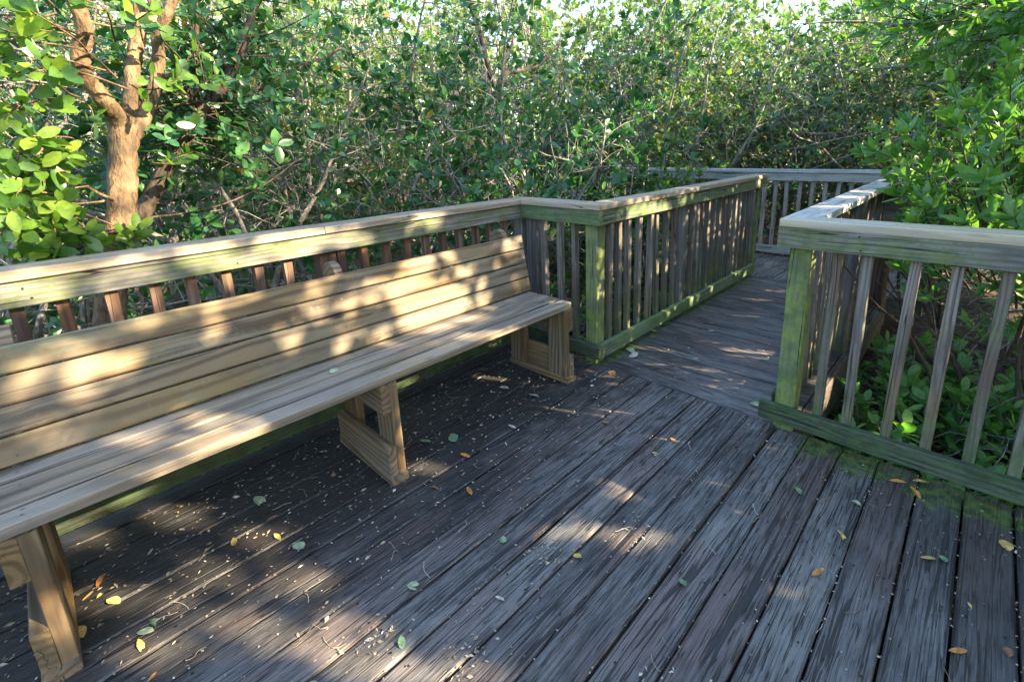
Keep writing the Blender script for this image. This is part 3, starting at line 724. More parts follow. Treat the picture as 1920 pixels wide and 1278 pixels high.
# --- the near tree behind the bench railing, forked tan trunk in the sun
base = (0.06, 3.0, -0.47)
root = tag(empty('mangrove_tree', base), 'near mangrove with sunlit forked tan trunk and large yellow-green leaves', 'tree')
TB, LV = Tubes(), Leaves()
def limb(pts, r0, r1, sides=10, bump=0.075, sub=6):
    p = smooth_path(local(pts, base), sub)
    TB.add(p, np.linspace(r0, r1, len(p)), sides, bump)
    return p
limb([(0.06, 3.0, -0.5), (0.07, 3.0, 0.1), (0.13, 3.0, 0.52), (0.19, 3.0, 0.77), (0.26, 3.02, 1.0), (0.32, 3.05, 1.22), (0.37, 3.08, 1.44), (0.40, 3.1, 1.585)], 0.062, 0.056, 14)
lL = limb([(0.41, 3.1, 1.52), (0.38, 3.07, 1.62), (0.34, 3.02, 1.69), (0.30, 2.98, 1.77), (0.285, 2.95, 1.86), (0.32, 2.9, 1.97), (0.30, 2.86, 2.15), (0.36, 2.8, 2.45)], 0.042, 0.024)
lM = limb([(0.40, 3.1, 1.50), (0.46, 3.15, 1.70), (0.51, 3.2, 1.90), (0.58, 3.25, 2.1), (0.61, 3.3, 2.4), (0.64, 3.3, 2.8)], 0.038, 0.022)
lR = limb([(0.42, 3.1, 1.52), (0.53, 3.13, 1.70), (0.60, 3.15, 1.88), (0.62, 3.15, 2.02), (0.68, 3.1, 2.14), (0.80, 3.1, 2.4), (0.89, 3.1, 2.75)], 0.034, 0.020)
limb([(0.63, 3.15, 2.0), (0.64, 3.16, 2.12), (0.60, 3.2, 2.3)], 0.022, 0.015, 7)
limb([(0.30, 2.98, 1.77), (0.22, 2.93, 1.80), (0.16, 2.9, 1.83)], 0.010, 0.004, 5)
limb([(0.35, 3.05, 1.22), (0.27, 3.0, 1.25), (0.20, 2.95, 1.31)], 0.012, 0.005, 5)
def spray(src, ctr, n, l, w=0.52, r=0.005, clear=True):
    """a thin shoot from a limb to a spray of leaf rosettes"""
    if clear and 0.16 < ctr[0] < 0.50 and ctr[1] < 3.0 and 1.1 < ctr[2] < 2.2: return
    src = np.array(src, float) - base; ctr = np.array(ctr, float) - base
    mid = (src + ctr) / 2 + rng.normal(0, 0.04, 3)
    p = smooth_path([src, mid, ctr], 4)
    TB.add(p, np.linspace(r, r * 0.5, len(p)), 5)
    d = unit(ctr - src)
    rosette(LV, p[-1], unit(d + rng.normal(0, 0.25, 3) + P([0, -0.25, 0.25])), max(3, n // 2 + 1), l, w, 1.15, 0.15, 0.15)
    for k in range(max(1, n // 4)):
        q = p[rng.integers(3, len(p))]
        e = q + unit(d + rng.normal(0, 0.8, 3)) * rng.uniform(0.05, 0.12)
        TB.add([q, (q + e) / 2, e], [r * 0.6, r * 0.5, r * 0.4], 4)
        rosette(LV, e, unit(e - q + P([0, -0.02, 0.02])), rng.integers(3, 6), l * rng.uniform(0.75, 1.05), w, 1.15, 0.15, 0.15)
near = [(0.09, 2.75, 1.43, 7), (0.0, 2.72, 1.37, 7), (0.07, 2.76, 1.34, 6), (0.09, 2.72, 1.27, 8), (-0.04, 2.7, 1.24, 7), (0.12, 2.74, 1.20, 7), (0.05, 2.76, 1.14, 7),
        (0.07, 2.7, 1.52, 7), (-0.05, 2.75, 1.46, 7), (-0.12, 2.75, 1.33, 7), (-0.10, 2.75, 1.15, 6), (0.14, 2.78, 1.08, 6), (0.24, 2.84, 1.13, 6), (0.33, 2.9, 1.07, 5), (0.02, 2.78, 1.05, 6), (-0.02, 2.74, 1.30, 8), (0.05, 2.72, 1.20, 8), (0.10, 2.78, 1.40, 7), (-0.08, 2.72, 1.40, 8), (0.03, 2.74, 1.08, 8), (0.12, 2.8, 1.12, 7), (-0.06, 2.7, 1.20, 8), (0.02, 2.74, 1.46, 7), (0.12, 2.76, 1.26, 7), (0.24, 2.9, 1.06, 6), (0.30, 2.92, 1.08, 6), (-0.1, 2.74, 1.56, 7), (0.02, 2.76, 1.60, 6)]
for x, y, z, n in near + [(-0.04 + 0.03 * i, 2.9 + 0.05 * (i % 3), 1.0 + 0.055 * i, 6) for i in range(12)]:
    spray((0.1 + rng.uniform(-0.1, 0.15), 2.95, z + rng.uniform(-0.1, 0.15)), (x, y, z), n, 0.088)
top = [(0.02, 2.62, 1.92, 7), (0.1, 2.62, 2.0, 7), (-0.05, 2.64, 1.76, 7), (0.06, 2.64, 1.74, 6), (0.12, 2.64, 1.90, 7), (0.06, 2.6, 1.88, 6), (0.15, 2.6, 1.95, 6), (0.12, 2.62, 1.80, 5), (-0.05, 2.65, 1.84, 6), (-0.1, 2.7, 1.98, 7), (0.0, 2.62, 2.02, 6),
       (0.16, 2.7, 2.1, 6), (0.5, 2.85, 2.02, 6), (0.45, 2.95, 2.15, 6), (0.2, 2.7, 2.2, 7), (-0.15, 2.7, 2.15, 7)]
for x, y, z, n in top:
    spray((0.30 + rng.uniform(-0.05, 0.15), 2.95, z + rng.uniform(-0.12, 0.05)), (x, y, z), n, 0.088)
for (x, y, z, n, l) in [(0.52, 2.88, 1.79, 5, 0.08), (0.58, 2.93, 1.77, 4, 0.07), (0.74, 3.0, 1.79, 3, 0.075), (0.66, 3.0, 1.85, 4, 0.08), (0.2, 2.75, 1.72, 5, 0.09), (0.0, 2.7, 1.72, 6, 0.09), (-0.1, 2.7, 1.66, 6, 0.09), (0.1, 2.7, 1.66, 4, 0.09), (0.55, 2.95, 1.42, 4, 0.08), (0.45, 2.95, 1.47, 3, 0.07), (0.62, 2.96, 2.0, 4, 0.08), (0.36, 2.95, 1.36, 3, 0.075)]:
    spray((x - 0.07, y + 0.16, z - 0.02), (x, y, z), n, l)
# higher crown, above the frame, and behind
for k in range(60):
    a = (lL[-1], lM[-1], lR[-1])[k % 3] + base
    c = a + rng.normal(0, 0.35, 3) * P([1, 0.8, 0.6]) + P([0, 0.25, 0.25])
    if c[2] < 2.25: c[2] = 2.25 + rng.uniform(0, 0.3)
    spray(a, c, 7, 0.085)
TB.build('trunk', M['bark_tan'], root); LV.build('crown', 'broad', M['leaf_near'], root)

# --- second trunk, dark and leaning right
base = (0.12, 3.25, -0.48)
root = tag(empty('mangrove_tree', base), 'dark mangrove trunk leaning right behind the forked tan trunk', 'tree')
TB, LV = Tubes(), Leaves()
dk = limb([(0.12, 3.25, -0.5), (0.14, 3.2, 0.3), (0.20, 3.2, 0.73), (0.28, 3.25, 0.93), (0.40, 3.3, 1.11), (0.50, 3.3, 1.27), (0.61, 3.3, 1.44), (0.70, 3.3, 1.55), (0.80, 3.3, 1.68), (0.87, 3.3, 1.75), (1.02, 3.4, 1.96), (1.18, 3.5, 2.23), (1.36, 3.6, 2.7)], 0.050, 0.020, 10)
limb([(0.87, 3.3, 1.75), (0.82, 3.32, 1.86), (0.84, 3.36, 2.05), (0.9, 3.4, 2.4)], 0.02, 0.01, 7)
# pale bare branch reaching right
limb([(0.87, 3.32, 1.74), (0.96, 3.7, 1.79), (1.12, 3.85, 1.85), (1.28, 3.9, 1.88), (1.46, 3.9, 1.97), (1.62, 3.9, 2.07), (1.82, 3.9, 2.14), (2.0, 3.95, 2.27)], 0.016, 0.006, 6)
limb([(0.40, 3.3, 1.11), (0.7, 3.25, 1.13), (1.0, 3.3, 1.22), (1.3, 3.35, 1.40), (1.55, 3.4, 1.62)], 0.008, 0.003, 5)
for k in range(130):
    q = dk[rng.integers(len(dk) // 2, len(dk))] + base
    c = q + rng.normal(0, 0.26, 3) + P([0.05, 0.12, 0.05])
    spray(q, c, 8, 0.075)
for k in range(18):
    c = P([rng.uniform(0.45, 1.0), rng.uniform(3.1, 3.4), rng.uniform(1.3, 1.75)])
    spray(c + P([-0.1, 0.12, -0.1]), c, 6, 0.075)
TB.build('trunk', M['bark_dark'], root); LV.build('crown', 'broad', M['leaf_mid'], root)

# --- the crooked mangrove in the middle
base = (2.7, 4.2, -0.48)
root = tag(empty('mangrove_tree', base), 'crooked mangrove whose dark bent limb rises above the middle of the railing', 'tree')
TB, LV = Tubes(), Leaves()
limb([(2.7, 4.2, -0.5), (2.85, 4.2, 0.2), (3.08, 4.2, 0.64), (3.34, 4.25, 1.13), (3.64, 4.3, 1.62), (3.84, 4.35, 1.8), (4.1, 4.4, 2.08), (4.25, 4.45, 2.27), (4.38, 4.46, 2.33), (4.58, 4.5, 2.35), (4.93, 4.5, 2.46), (5.49, 4.6, 2.8)], 0.07, 0.028, 9)
limb([(4.25, 4.45, 2.27), (4.3, 4.5, 2.4), (4.45, 4.55, 2.55), (4.6, 4.6, 2.8)], 0.03, 0.012, 7)
ml = limb([(4.1, 4.4, 2.06), (3.97, 4.4, 2.25), (3.90, 4.4, 2.52), (3.83, 4.4, 2.76), (3.73, 4.4, 2.99), (3.65, 4.4, 3.5)], 0.034, 0.03, 8)
for k in range(110):
    c = P([rng.uniform(2.7, 5.2), rng.uniform(4.45, 5.1), rng.uniform(1.0, 3.3)])
    spray(c + rng.normal(0, 0.15, 3) + P([0, 0.1, -0.15]), c, 9, 0.075)
TB.build('trunk', M['bark_dark'], root); LV.build('crown', 'broad', M['leaf_mid'], root)

def hd(u):
    """unit ground direction seen at column u of the photograph, used only to spread the thicket evenly"""
    a = 0.7599 - math.atan((u - 1002.6) / 894.0) * 0.985
    return P([math.cos(a), math.sin(a)])
GA = 'mangroves crowding behind the bench railing'
rowA = [(-150, 5.0, 2.9), (40, 5.2, 2.9), (430, 4.0, 2.35), (540, 3.9, 2.2), (640, 4.5, 2.6), (740, 4.2, 2.3), (850, 5.2, 2.7), (985, 4.4, 1.9), (1080, 4.9, 2.5), (1170, 5.5, 2.5)]
labA = ['leafy mangrove at the left edge behind the near forked tree', 'mangrove standing right behind the forked tan trunk', 'dark leaved mangrove just right of the leaning trunk, under the pale bare branch',
        'low dark mangrove against the bench railing, beyond the joint in its cap', 'taller mangrove full of grey twigs left of the crooked limb', 'bushy mangrove below and left of the crooked limb', 'mangrove directly behind the crooked dark limb',
        'low twiggy mangrove just behind the corner where the cap rail bends', 'tangled mangrove behind the short return railing', 'green mangrove leaning over the left walkway railing']
for (u, d, h), lab in zip(rowA, labA):
    q = hd(u) * d
    tree('mangrove_tree', lab, (q[0], q[1], gz(*q)), h * 1.15 + 0.5, 1.05, 3, 12, 8, 9, 0.074, 0.55, 'leaf_mid', 'twig_grey', GA, r0=0.03, kind='broad', low=0.38 if u in (430, 985, 740) else 0.06, bare=0.25, twig_len=0.36)
GB = 'thicket of mangroves beyond the hidden boardwalk'
q = 0
for u, d, h in [(-120, 6.8, 3.6), (60, 7.4, 3.4), (200, 7.0, 3.3), (340, 7.6, 3.6), (470, 7.2, 3.3), (590, 7.8, 3.7), (700, 8.2, 3.6), (800, 7.6, 3.2), (910, 8.4, 3.7), (1010, 8.0, 3.4), (1110, 8.6, 3.7), (1200, 8.2, 3.3), (1290, 8.8, 3.4), (640, 6.2, 2.6), (960, 6.5, 2.5)]:
    g = hd(u) * d
    tree('mangrove_tree', 'twiggy sunlit mangrove in the thicket behind the hidden railing', (g[0], g[1], gz(*g)), h * 1.25 + 0.5, 1.6, 4, 13, 8, 11, 0.08, 0.55, 'leaf_far', 'twig_grey', GB, r0=0.035, kind='far', low=0.05, bare=0.2, twig_len=0.45)
GC = 'farther mangroves with pale sunlit crowns'
for u, d, h in [(-150, 12, 5.0), (20, 11.5, 4.4), (150, 13, 5.0), (290, 12, 4.6), (420, 13, 5.0), (550, 12, 4.3), (680, 13.5, 5.2), (800, 12.5, 4.7), (930, 14, 5.2), (1060, 12.5, 4.6), (1180, 13.5, 5.2), (1280, 12.5, 4.6)]:
    g = hd(u) * d
    tree('mangrove_tree', 'pale sunlit mangrove far behind the left thicket', (g[0], g[1], gz(*g)), h * 1.3 + 0.4, 2.4, 4, 13, 9, 14, 0.14, 0.55, 'leaf_pale', 'twig_grey', GC, r0=0.045, kind='far', low=0.05, bare=0.1, twig_len=0.7)
GF = 'taller mangroves rising over the thicket'
for u, d, h in [(330, 10.5, 5.2), (500, 10, 5.4), (620, 11, 5.6), (740, 10.5, 5.6), (860, 10, 5.4), (980, 11, 5.8), (1090, 10, 5.2), (1190, 10, 5.0), (1275, 11, 5.4), (1340, 12, 4.7), (1410, 13, 4.0), (1500, 12.5, 3.9), (1570, 11.5, 4.6), (1650, 11, 5.0), (1730, 10.5, 5.0)]:
    g = hd(u) * d
    tree('mangrove_tree', 'tall mangrove whose crown rises over the twiggy thicket', (g[0], g[1], gz(*g)), h + 0.5, 1.7, 3, 13, 8, 11, 0.105, 0.55, 'leaf_far', 'twig_grey', GF, r0=0.045, kind='far', low=0.35, bare=0.15, twig_len=0.5)
GD = 'mangroves beyond the far cross railing'
for u, d, h in [(1330, 9.2, 2.6), (1395, 10.2, 2.5), (1460, 9.4, 2.3), (1530, 10.5, 2.6), (1600, 9.6, 2.8), (1680, 9.2, 3.0), (1770, 9.5, 3.0), (1880, 9.2, 3.0), (1990, 8.5, 3.0)]:
    g = hd(u) * d
    tree('mangrove_tree', 'twiggy grey-green mangrove beyond the far cross railing', (g[0], g[1], gz(*g)), h * 1.2 + 0.5, 1.5, 4, 13, 9, 12, 0.085, 0.55, 'leaf_teal', 'twig_grey', GD, r0=0.035, kind='far', low=0.04, bare=0.2, twig_len=0.5)
GE = 'mangroves under the gap of sky'
for u, d, h in [(1340, 16, 5.4), (1420, 18, 5.2), (1500, 16, 4.4), (1580, 17, 5.2), (1660, 15, 5.2), (1750, 16, 5.0), (1850, 15, 5.0), (1960, 14, 5.0)]:
    g = hd(u) * d
    tree('mangrove_tree', 'hazy pale mangrove farthest off under the gap of sky', (g[0], g[1], gz(*g)), h * 1.3 + 0.4, 2.4, 4, 13, 9, 13, 0.15, 0.55, 'leaf_pale', 'twig_grey', GE, r0=0.045, kind='far', low=0.05, bare=0.2, twig_len=0.8)
def ring_wood():
    """far-off wood that closes the view all round"""
    LVs = Leaves()
    n = 34000
    th = rng.uniform(0, 2 * np.pi, n); rd = rng.uniform(21, 27, n)
    top = 6.0 + 1.3 * np.sin(th * 7 + 1) * np.sin(th * 3.1) + 0.7 * np.sin(th * 23)
    gap = np.exp(-((np.angle(np.exp(1j * (th - 0.34)))) / 0.14) ** 2)
    top = top - gap * 0.9
    z = -0.5 + (top + 0.5) * rng.uniform(0, 1, n) ** 0.8
    p = np.stack([np.cos(th) * rd, np.sin(th) * rd, z], 1)
    d = rng.normal(0, 1, (n, 3)); nn = rng.normal(0, 1, (n, 3)) + P([0, 0, 0.4]) - p / 40
    l = rng.uniform(0.25, 0.5, n)
    LVs.add(p, d, nn, l, l * 0.6)
    return LVs.build('woods', 'far', M['leaf_far'])
tag(ring_wood(), 'distant mangrove wood closing the view behind every nearer tree', 'woods', kind='stuff')

# --- upper right tree hanging over the walkway
def bough(name, label, base, trunk_pts, r0, boughs, leafm, barkm, ll, lw, n, kind, cat='tree', dirb=(0, 0, 0), rsp=0.28):
    global TB, LV
    root = tag(empty(name, base), label, cat)
    TB, LV = Tubes(), Leaves()
    b = np.array(base, float)
    p = smooth_path([np.array(q, float) - b for q in trunk_pts], 5); TB.add(p, np.linspace(r0, r0 * 0.4, len(p)), 9, 0.05)
    for src, dst, m in boughs:
        src = np.array(src, float) - b; dst = np.array(dst, float) - b
        mid = (src + dst) / 2 + rng.normal(0, 0.08, 3) + P([0, 0, 0.08])
        q = smooth_path([src, mid, dst], 6); TB.add(q, np.linspace(r0 * 0.35, 0.004, len(q)), 6)
        for k in range(m):
            t = rng.uniform(0.25, 1.0); i = int(t * (len(q) - 1))
            e = q[i] + rng.normal(0, rsp, 3) + np.array(dirb)
            mm = (q[i] + e) / 2 + rng.normal(0, 0.04, 3)
            TB.add([q[i], mm, e], [0.006, 0.004, 0.0025], 4)
            rosette(LV, e, unit(e - mm + np.array(dirb) * 2.0), n, ll, lw, 0.8, 0.25, 0.2, back=0.10)
            rosette(LV, mm, unit(e - q[i]), max(2, n // 2), ll * 0.9, lw, 1.1, 0.25, 0.2, back=0.08)
    TB.build('trunk', M[barkm], root); LV.build('crown', kind, M[leafm], root)
    return root
bough('overhanging_tree', 'tree with drooping bright green boughs over the far right of the walkway', (6.6, -1.5, -0.5),
      [(6.6, -1.5, -0.5), (6.5, -1.3, 1.0), (6.5, -1.0, 2.2), (6.3, -0.6, 3.4)], 0.09,
      [((6.4, -0.9, 2.4), (4.5, -0.1, 2.15), 24), ((6.4, -0.9, 2.2), (4.7, 0.45, 2.2), 24), ((6.5, -1.0, 2.2), (5.0, 0.25, 2.05), 34), ((6.5, -0.9, 2.4), (5.6, 0.75, 2.35), 26), ((6.4, -0.8, 2.8), (5.3, 0.2, 2.7), 26), ((6.4, -0.8, 2.6), (4.6, -0.3, 2.3), 26), ((6.5, -1.1, 1.8), (5.0, -0.3, 1.75), 24),
       ((6.4, -0.7, 3.0), (5.9, 0.9, 2.95), 24), ((6.5, -1.0, 2.0), (6.2, 0.4, 1.8), 22), ((6.5, -1.2, 1.6), (5.6, -0.6, 1.3), 24), ((6.4, -0.8, 3.2), (5.0, -0.4, 2.9), 20), ((6.5, -0.9, 2.5), (6.4, 0.8, 2.3), 22)],
      'leaf_shrub', 'bark_dark', 0.12, 0.30, 8, 'lance', dirb=(-0.09, 0.07, -0.05), rsp=0.2)
bough('overhanging_tree', 'dark leafy tree with bare grey boughs reaching over the far cross railing', (8.3, -0.6, -0.5),
      [(8.3, -0.6, -0.5), (8.2, -0.4, 1.0), (8.0, 0.0, 2.0), (7.8, 0.5, 2.7)], 0.08,
      [((8.1, -0.2, 1.6), (7.3, 2.2, 1.25), 6), ((8.0, 0.0, 2.0), (7.2, 2.0, 2.2), 12), ((8.0, 0.0, 2.1), (7.4, 1.4, 2.7), 22), ((7.9, 0.3, 2.5), (7.4, 2.3, 2.9), 20), ((8.0, 0.0, 2.0), (7.4, 1.0, 1.9), 20), ((7.9, 0.3, 2.5), (7.3, 1.2, 3.2), 22), ((8.1, -0.2, 1.7), (7.2, 1.9, 0.95), 4)],
      'leaf_mid', 'twig_grey', 0.07, 0.45, 7, 'lance', rsp=0.25)

# --- bright shrub over the right walkway railing
base = (3.9, -0.25, -0.48)
root = tag(empty('shrub', base), 'bright green shrub with pointed leaves spilling over the right walkway railing', 'shrub')
TB, LV = Tubes(), Leaves()
b = np.array(base)
def shoot(p0, p1, nl, l, w=0.36, r=0.006):
    p0 = np.array(p0, float) - b; p1 = np.array(p1, float) - b
    mid = (p0 * 0.5 + p1 * 0.5) + rng.normal(0, 0.03, 3) + P([0, 0, -0.03])
    q = smooth_path([p0, mid, p1], 6); TB.add(q, np.linspace(r, 0.002, len(q)), 5)
    d = unit(q[-1] - q[-3])
    rosette(LV, q[-1], d, 6, l, w, 0.75, 0.2, 0.15, back=0.02)
    for k in range(nl):
        t = 0.35 + 0.65 * k / nl; i = min(int(t * (len(q) - 1)), len(q) - 2)
        pp = q[i] + (q[i + 1] - q[i]) * (t * (len(q) - 1) - i)
        rosette(LV, pp, unit(q[i + 1] - q[i]), 2, l * rng.uniform(0.8, 1.1), w, 1.05, 0.25, 0.15, back=0.01)
sh = [((3.4, -0.2, 1.15), (3.30, 0.02, 1.78), 12), ((3.4, -0.1, 1.1), (3.18, 0.10, 1.55), 10), ((3.5, -0.1, 1.0), (3.45, 0.20, 1.50), 10), ((3.5, 0.0, 0.9), (3.6, 0.42, 1.30), 10), ((3.7, 0.0, 1.0), (3.95, 0.58, 1.33), 10),
      ((3.8, 0.0, 1.1), (4.3, 0.72, 1.32), 10), ((3.8, 0.0, 1.1), (4.25, 0.62, 1.45), 10), ((3.7, -0.1, 1.1), (3.9, 0.42, 1.50), 10), ((3.3, -0.3, 1.0), (3.0, -0.12, 1.50), 10), ((3.2, -0.4, 1.0), (2.9, -0.25, 1.62), 10),
      ((3.2, -0.4, 1.0), (2.82, -0.2, 1.32), 10), ((3.4, -0.2, 0.9), (2.95, 0.02, 1.22), 10), ((3.5, 0.0, 0.9), (3.3, 0.25, 1.22), 10), ((3.6, 0.0, 0.8), (3.6, 0.40, 1.08), 10), ((3.7, 0.0, 0.9), (4.1, 0.45, 1.12), 9),
      ((3.3, -0.2, 0.8), (3.0, 0.05, 1.02), 9), ((3.4, 0.0, 0.7), (3.25, 0.25, 0.95), 9), ((3.2, -0.3, 0.8), (2.8, -0.1, 1.08), 9), ((3.6, -0.4, 1.3), (3.5, -0.1, 2.0), 10), ((3.4, -0.5, 1.2), (3.0, -0.4, 1.9), 10)]
for p0, p1, nl in sh:
    shoot(p0, p1, nl, 0.105)
for k in range(95):
    p1 = P([rng.uniform(2.95, 4.4), 0, rng.uniform(0.72, 1.70)])
    p1[1] = rng.uniform(-0.45, 0.42) * (1 if p1[2] < 1.5 else 0.6) - (0.12 if p1[0] < 3.2 else 0)
    p0 = p1 * 0.6 + P([3.7, -0.3, 0.5]) * 0.4 + P([0, 0, -0.15])
    shoot(p0, p1, rng.integers(5, 9), 0.095)
for k in range(14):
    q = wander((rng.normal(0, 0.2), rng.normal(0, 0.15), 0), (rng.normal(-0.2, 0.5), rng.normal(0.1, 0.4), 1), rng.uniform(1.0, 1.8), 8, 0.18, 0.05)
    TB.add(smooth_path(q, 2), np.linspace(0.016, 0.005, (len(q) - 1) * 2 + 1), 6)
TB.build('trunk', M['bark_dark'], root); LV.build('crown', 'lance', M['leaf_shrub'], root)
L1 = Leaves(); rosette(L1, P([3.2, -0.12, 1.555]) - b, P([-0.6, -0.2, 0.4]), 5, 0.045, 0.6, 1.2)
L1.build('withered_leaves', 'broad', leaf_mat('yellow_withered_leaf', [(0.45, 0.22, 0.02), (0.55, 0.33, 0.03)], 0.3), root)
tree('shrub', 'low shrub with dull green leaves behind the near right railing, below the bright one', (5.7, -1.9, -0.45), 1.5, 1.0, 4, 9, 8, 9, 0.085, 0.45, 'leaf_herb', 'twig_grey', None, r0=0.02, kind='lance', cat='shrub', low=0.05)
tree('shrub', 'dull green shrub at the right edge of the view behind the slanting pickets', (5.4, -0.6, -0.45), 1.3, 0.8, 4, 9, 8, 9, 0.08, 0.45, 'leaf_herb', 'twig_grey', None, r0=0.02, kind='lance', cat='shrub', low=0.05)

tree('shrub', 'leafy bush against the left walkway railing, hiding the left end of the far cross railing', (4.7, 2.75, -0.47), 2.0, 0.8, 5, 11, 9, 9, 0.06, 0.5, 'leaf_near', 'twig_grey', None, r0=0.018, kind='broad', cat='shrub', low=0.3, twig_len=0.28)
tree('shrub', 'taller bush standing behind the leafy one, between the walkway railing and the far cross railing', (4.5, 3.4, -0.47), 2.3, 0.9, 5, 11, 9, 9, 0.065, 0.5, 'leaf_mid', 'twig_grey', None, r0=0.02, kind='broad', cat='shrub', low=0.3, twig_len=0.3)
# --- seedlings on the ground seen between the right hand pickets
def seedling_mesh():
    global TB, LV
    TB, LV = Tubes(), Leaves()
    for s in range(rng.integers(2, 5)):
        st = wander((rng.normal(0, 0.05), rng.normal(0, 0.05), -0.03), (rng.normal(0, 0.35), rng.normal(0, 0.35), 1), rng.uniform(0.22, 0.55), 5, 0.15, 0.04)
        TB.add(st, np.linspace(0.005, 0.0025, len(st)), 5)
        rosette(LV, st[-1], unit(st[-1] - st[-2]), 6, rng.uniform(0.085, 0.12), 0.46, 1.15, 0.5, 0.2)
        for k in (2, 3, 4):
            rosette(LV, st[k], unit(st[k] - st[k - 1]), 3, rng.uniform(0.07, 0.11), 0.46, 1.25, 0.5, 0.2)
    a = TB.build('stem', M['twig_grey']); c = LV.build('leaves', 'broad', M['leaf_herb'])
    ma, mc = a.data, c.data
    bpy.data.objects.remove(a); bpy.data.objects.remove(c)
    return ma, mc
SEED = [seedling_mesh() for _ in range(7)]
def seedling(x, y, sc, label, group):
    ma, mc = random.choice(SEED)
    r = tag(empty('seedling', (x, y, gz(x, y))), label, 'seedling', group)
    r.rotation_euler = (0, 0, rng.uniform(0, 6.28)); r.scale = (sc, sc, sc)
    for nm, me in (('stem', ma), ('leaves', mc)):
        o = bpy.data.objects.new(nm, me); COL.objects.link(o); o.parent = r
for k in range(130):
    while 1:
        x, y = rng.uniform(2.62, 4.6), rng.uniform(-1.5, 0.42)
        if y < 0.42 - (0.2 if x < 3.0 else 0) and rng.uniform() < min(1.0, 0.3 + (x - 2.6) * 0.6): break
    seedling(x, y, rng.uniform(0.55, 1.0), 'green mangrove seedling on the dark ground behind the near right railing', 'seedlings behind the near right railing')
for k in range(26):
    x, y = rng.uniform(2.7, 5.2), rng.uniform(2.05, 3.6)
    seedling(x, y, rng.uniform(0.6, 1.1), 'seedling on the ground behind the left walkway railing', 'seedlings behind the left walkway railing')
for k in range(30):
    x, y = rng.uniform(-0.8, 2.5), rng.uniform(2.75, 3.9)
    seedling(x, y, rng.uniform(0.8, 1.3), 'seedling in the shade behind the bench railing', 'seedlings behind the bench railing')

# --- twig and leaf litter on the ground
def ground_cover():
    L = Leaves()
    for (x0, x1, y0, y1, n) in [(2.5, 6, -2.2, 0.5, 5200), (2.5, 6, 1.9, 5, 4200), (-2, 2.6, 2.5, 5, 3200), (6.4, 10, -1, 6, 2500)]:
        x = rng.uniform(x0, x1, n); y = rng.uniform(y0, y1, n)
        z = -0.48 + 0.05 * np.sin(x * 1.7 + 1) * np.cos(y * 1.3) + 0.03 * np.sin(x * 4.1) * np.sin(y * 3.7) + rng.uniform(0.004, 0.03, n)
        d = rng.normal(0, 1, (n, 3)) * P([1, 1, 0.25]); nn = rng.normal(0, 0.35, (n, 3)) + P([0, 0, 1])
        l = rng.uniform(0.02, 0.08, n); L.add(np.stack([x, y, z], 1), d, nn, l, l * rng.uniform(0.3, 0.6, n))
    return L.build('leaf_litter', 'far', M['ground_litter'])
tag(ground_cover(), 'brown fallen leaves covering the dark ground below the boardwalk', 'litter', kind='stuff')
def brush():
    T = Tubes()
    for (x0, x1, y0, y1, n) in [(2.6, 5.5, 2.45, 4.2, 330), (-1, 2.6, 3.0, 4.4, 220), (2.6, 5, -1.8, 0.4, 120), (6.5, 9.5, -0.5, 5, 320)]:
        for k in range(n):
            x, y = rng.uniform(x0, x1), rng.uniform(y0, y1)
            up = rng.uniform(0.0, 1.1)
            p = wander((x, y, gz(x, y) + rng.uniform(0, 0.35)), (rng.normal(), rng.normal(), up), rng.uniform(0.3, 1.1), 5, 0.22)
            p[:, 2] = np.maximum(p[:, 2], -0.5)
            if ((p[:, 1] < 2.6) & (p[:, 0] < 2.55)).any() or ((p[:, 0] > 2.3) & (p[:, 0] < 6.5) & (p[:, 1] > 0.42) & (p[:, 1] < 2.0)).any(): continue
            T.add(p, np.linspace(rng.uniform(0.003, 0.007), 0.0015, len(p)), 4)
    return T.build('brushwood', M['twig_grey'])
tag(brush(), 'tangle of thin grey dead twigs on the ground beside the boardwalk', 'brushwood', kind='stuff')

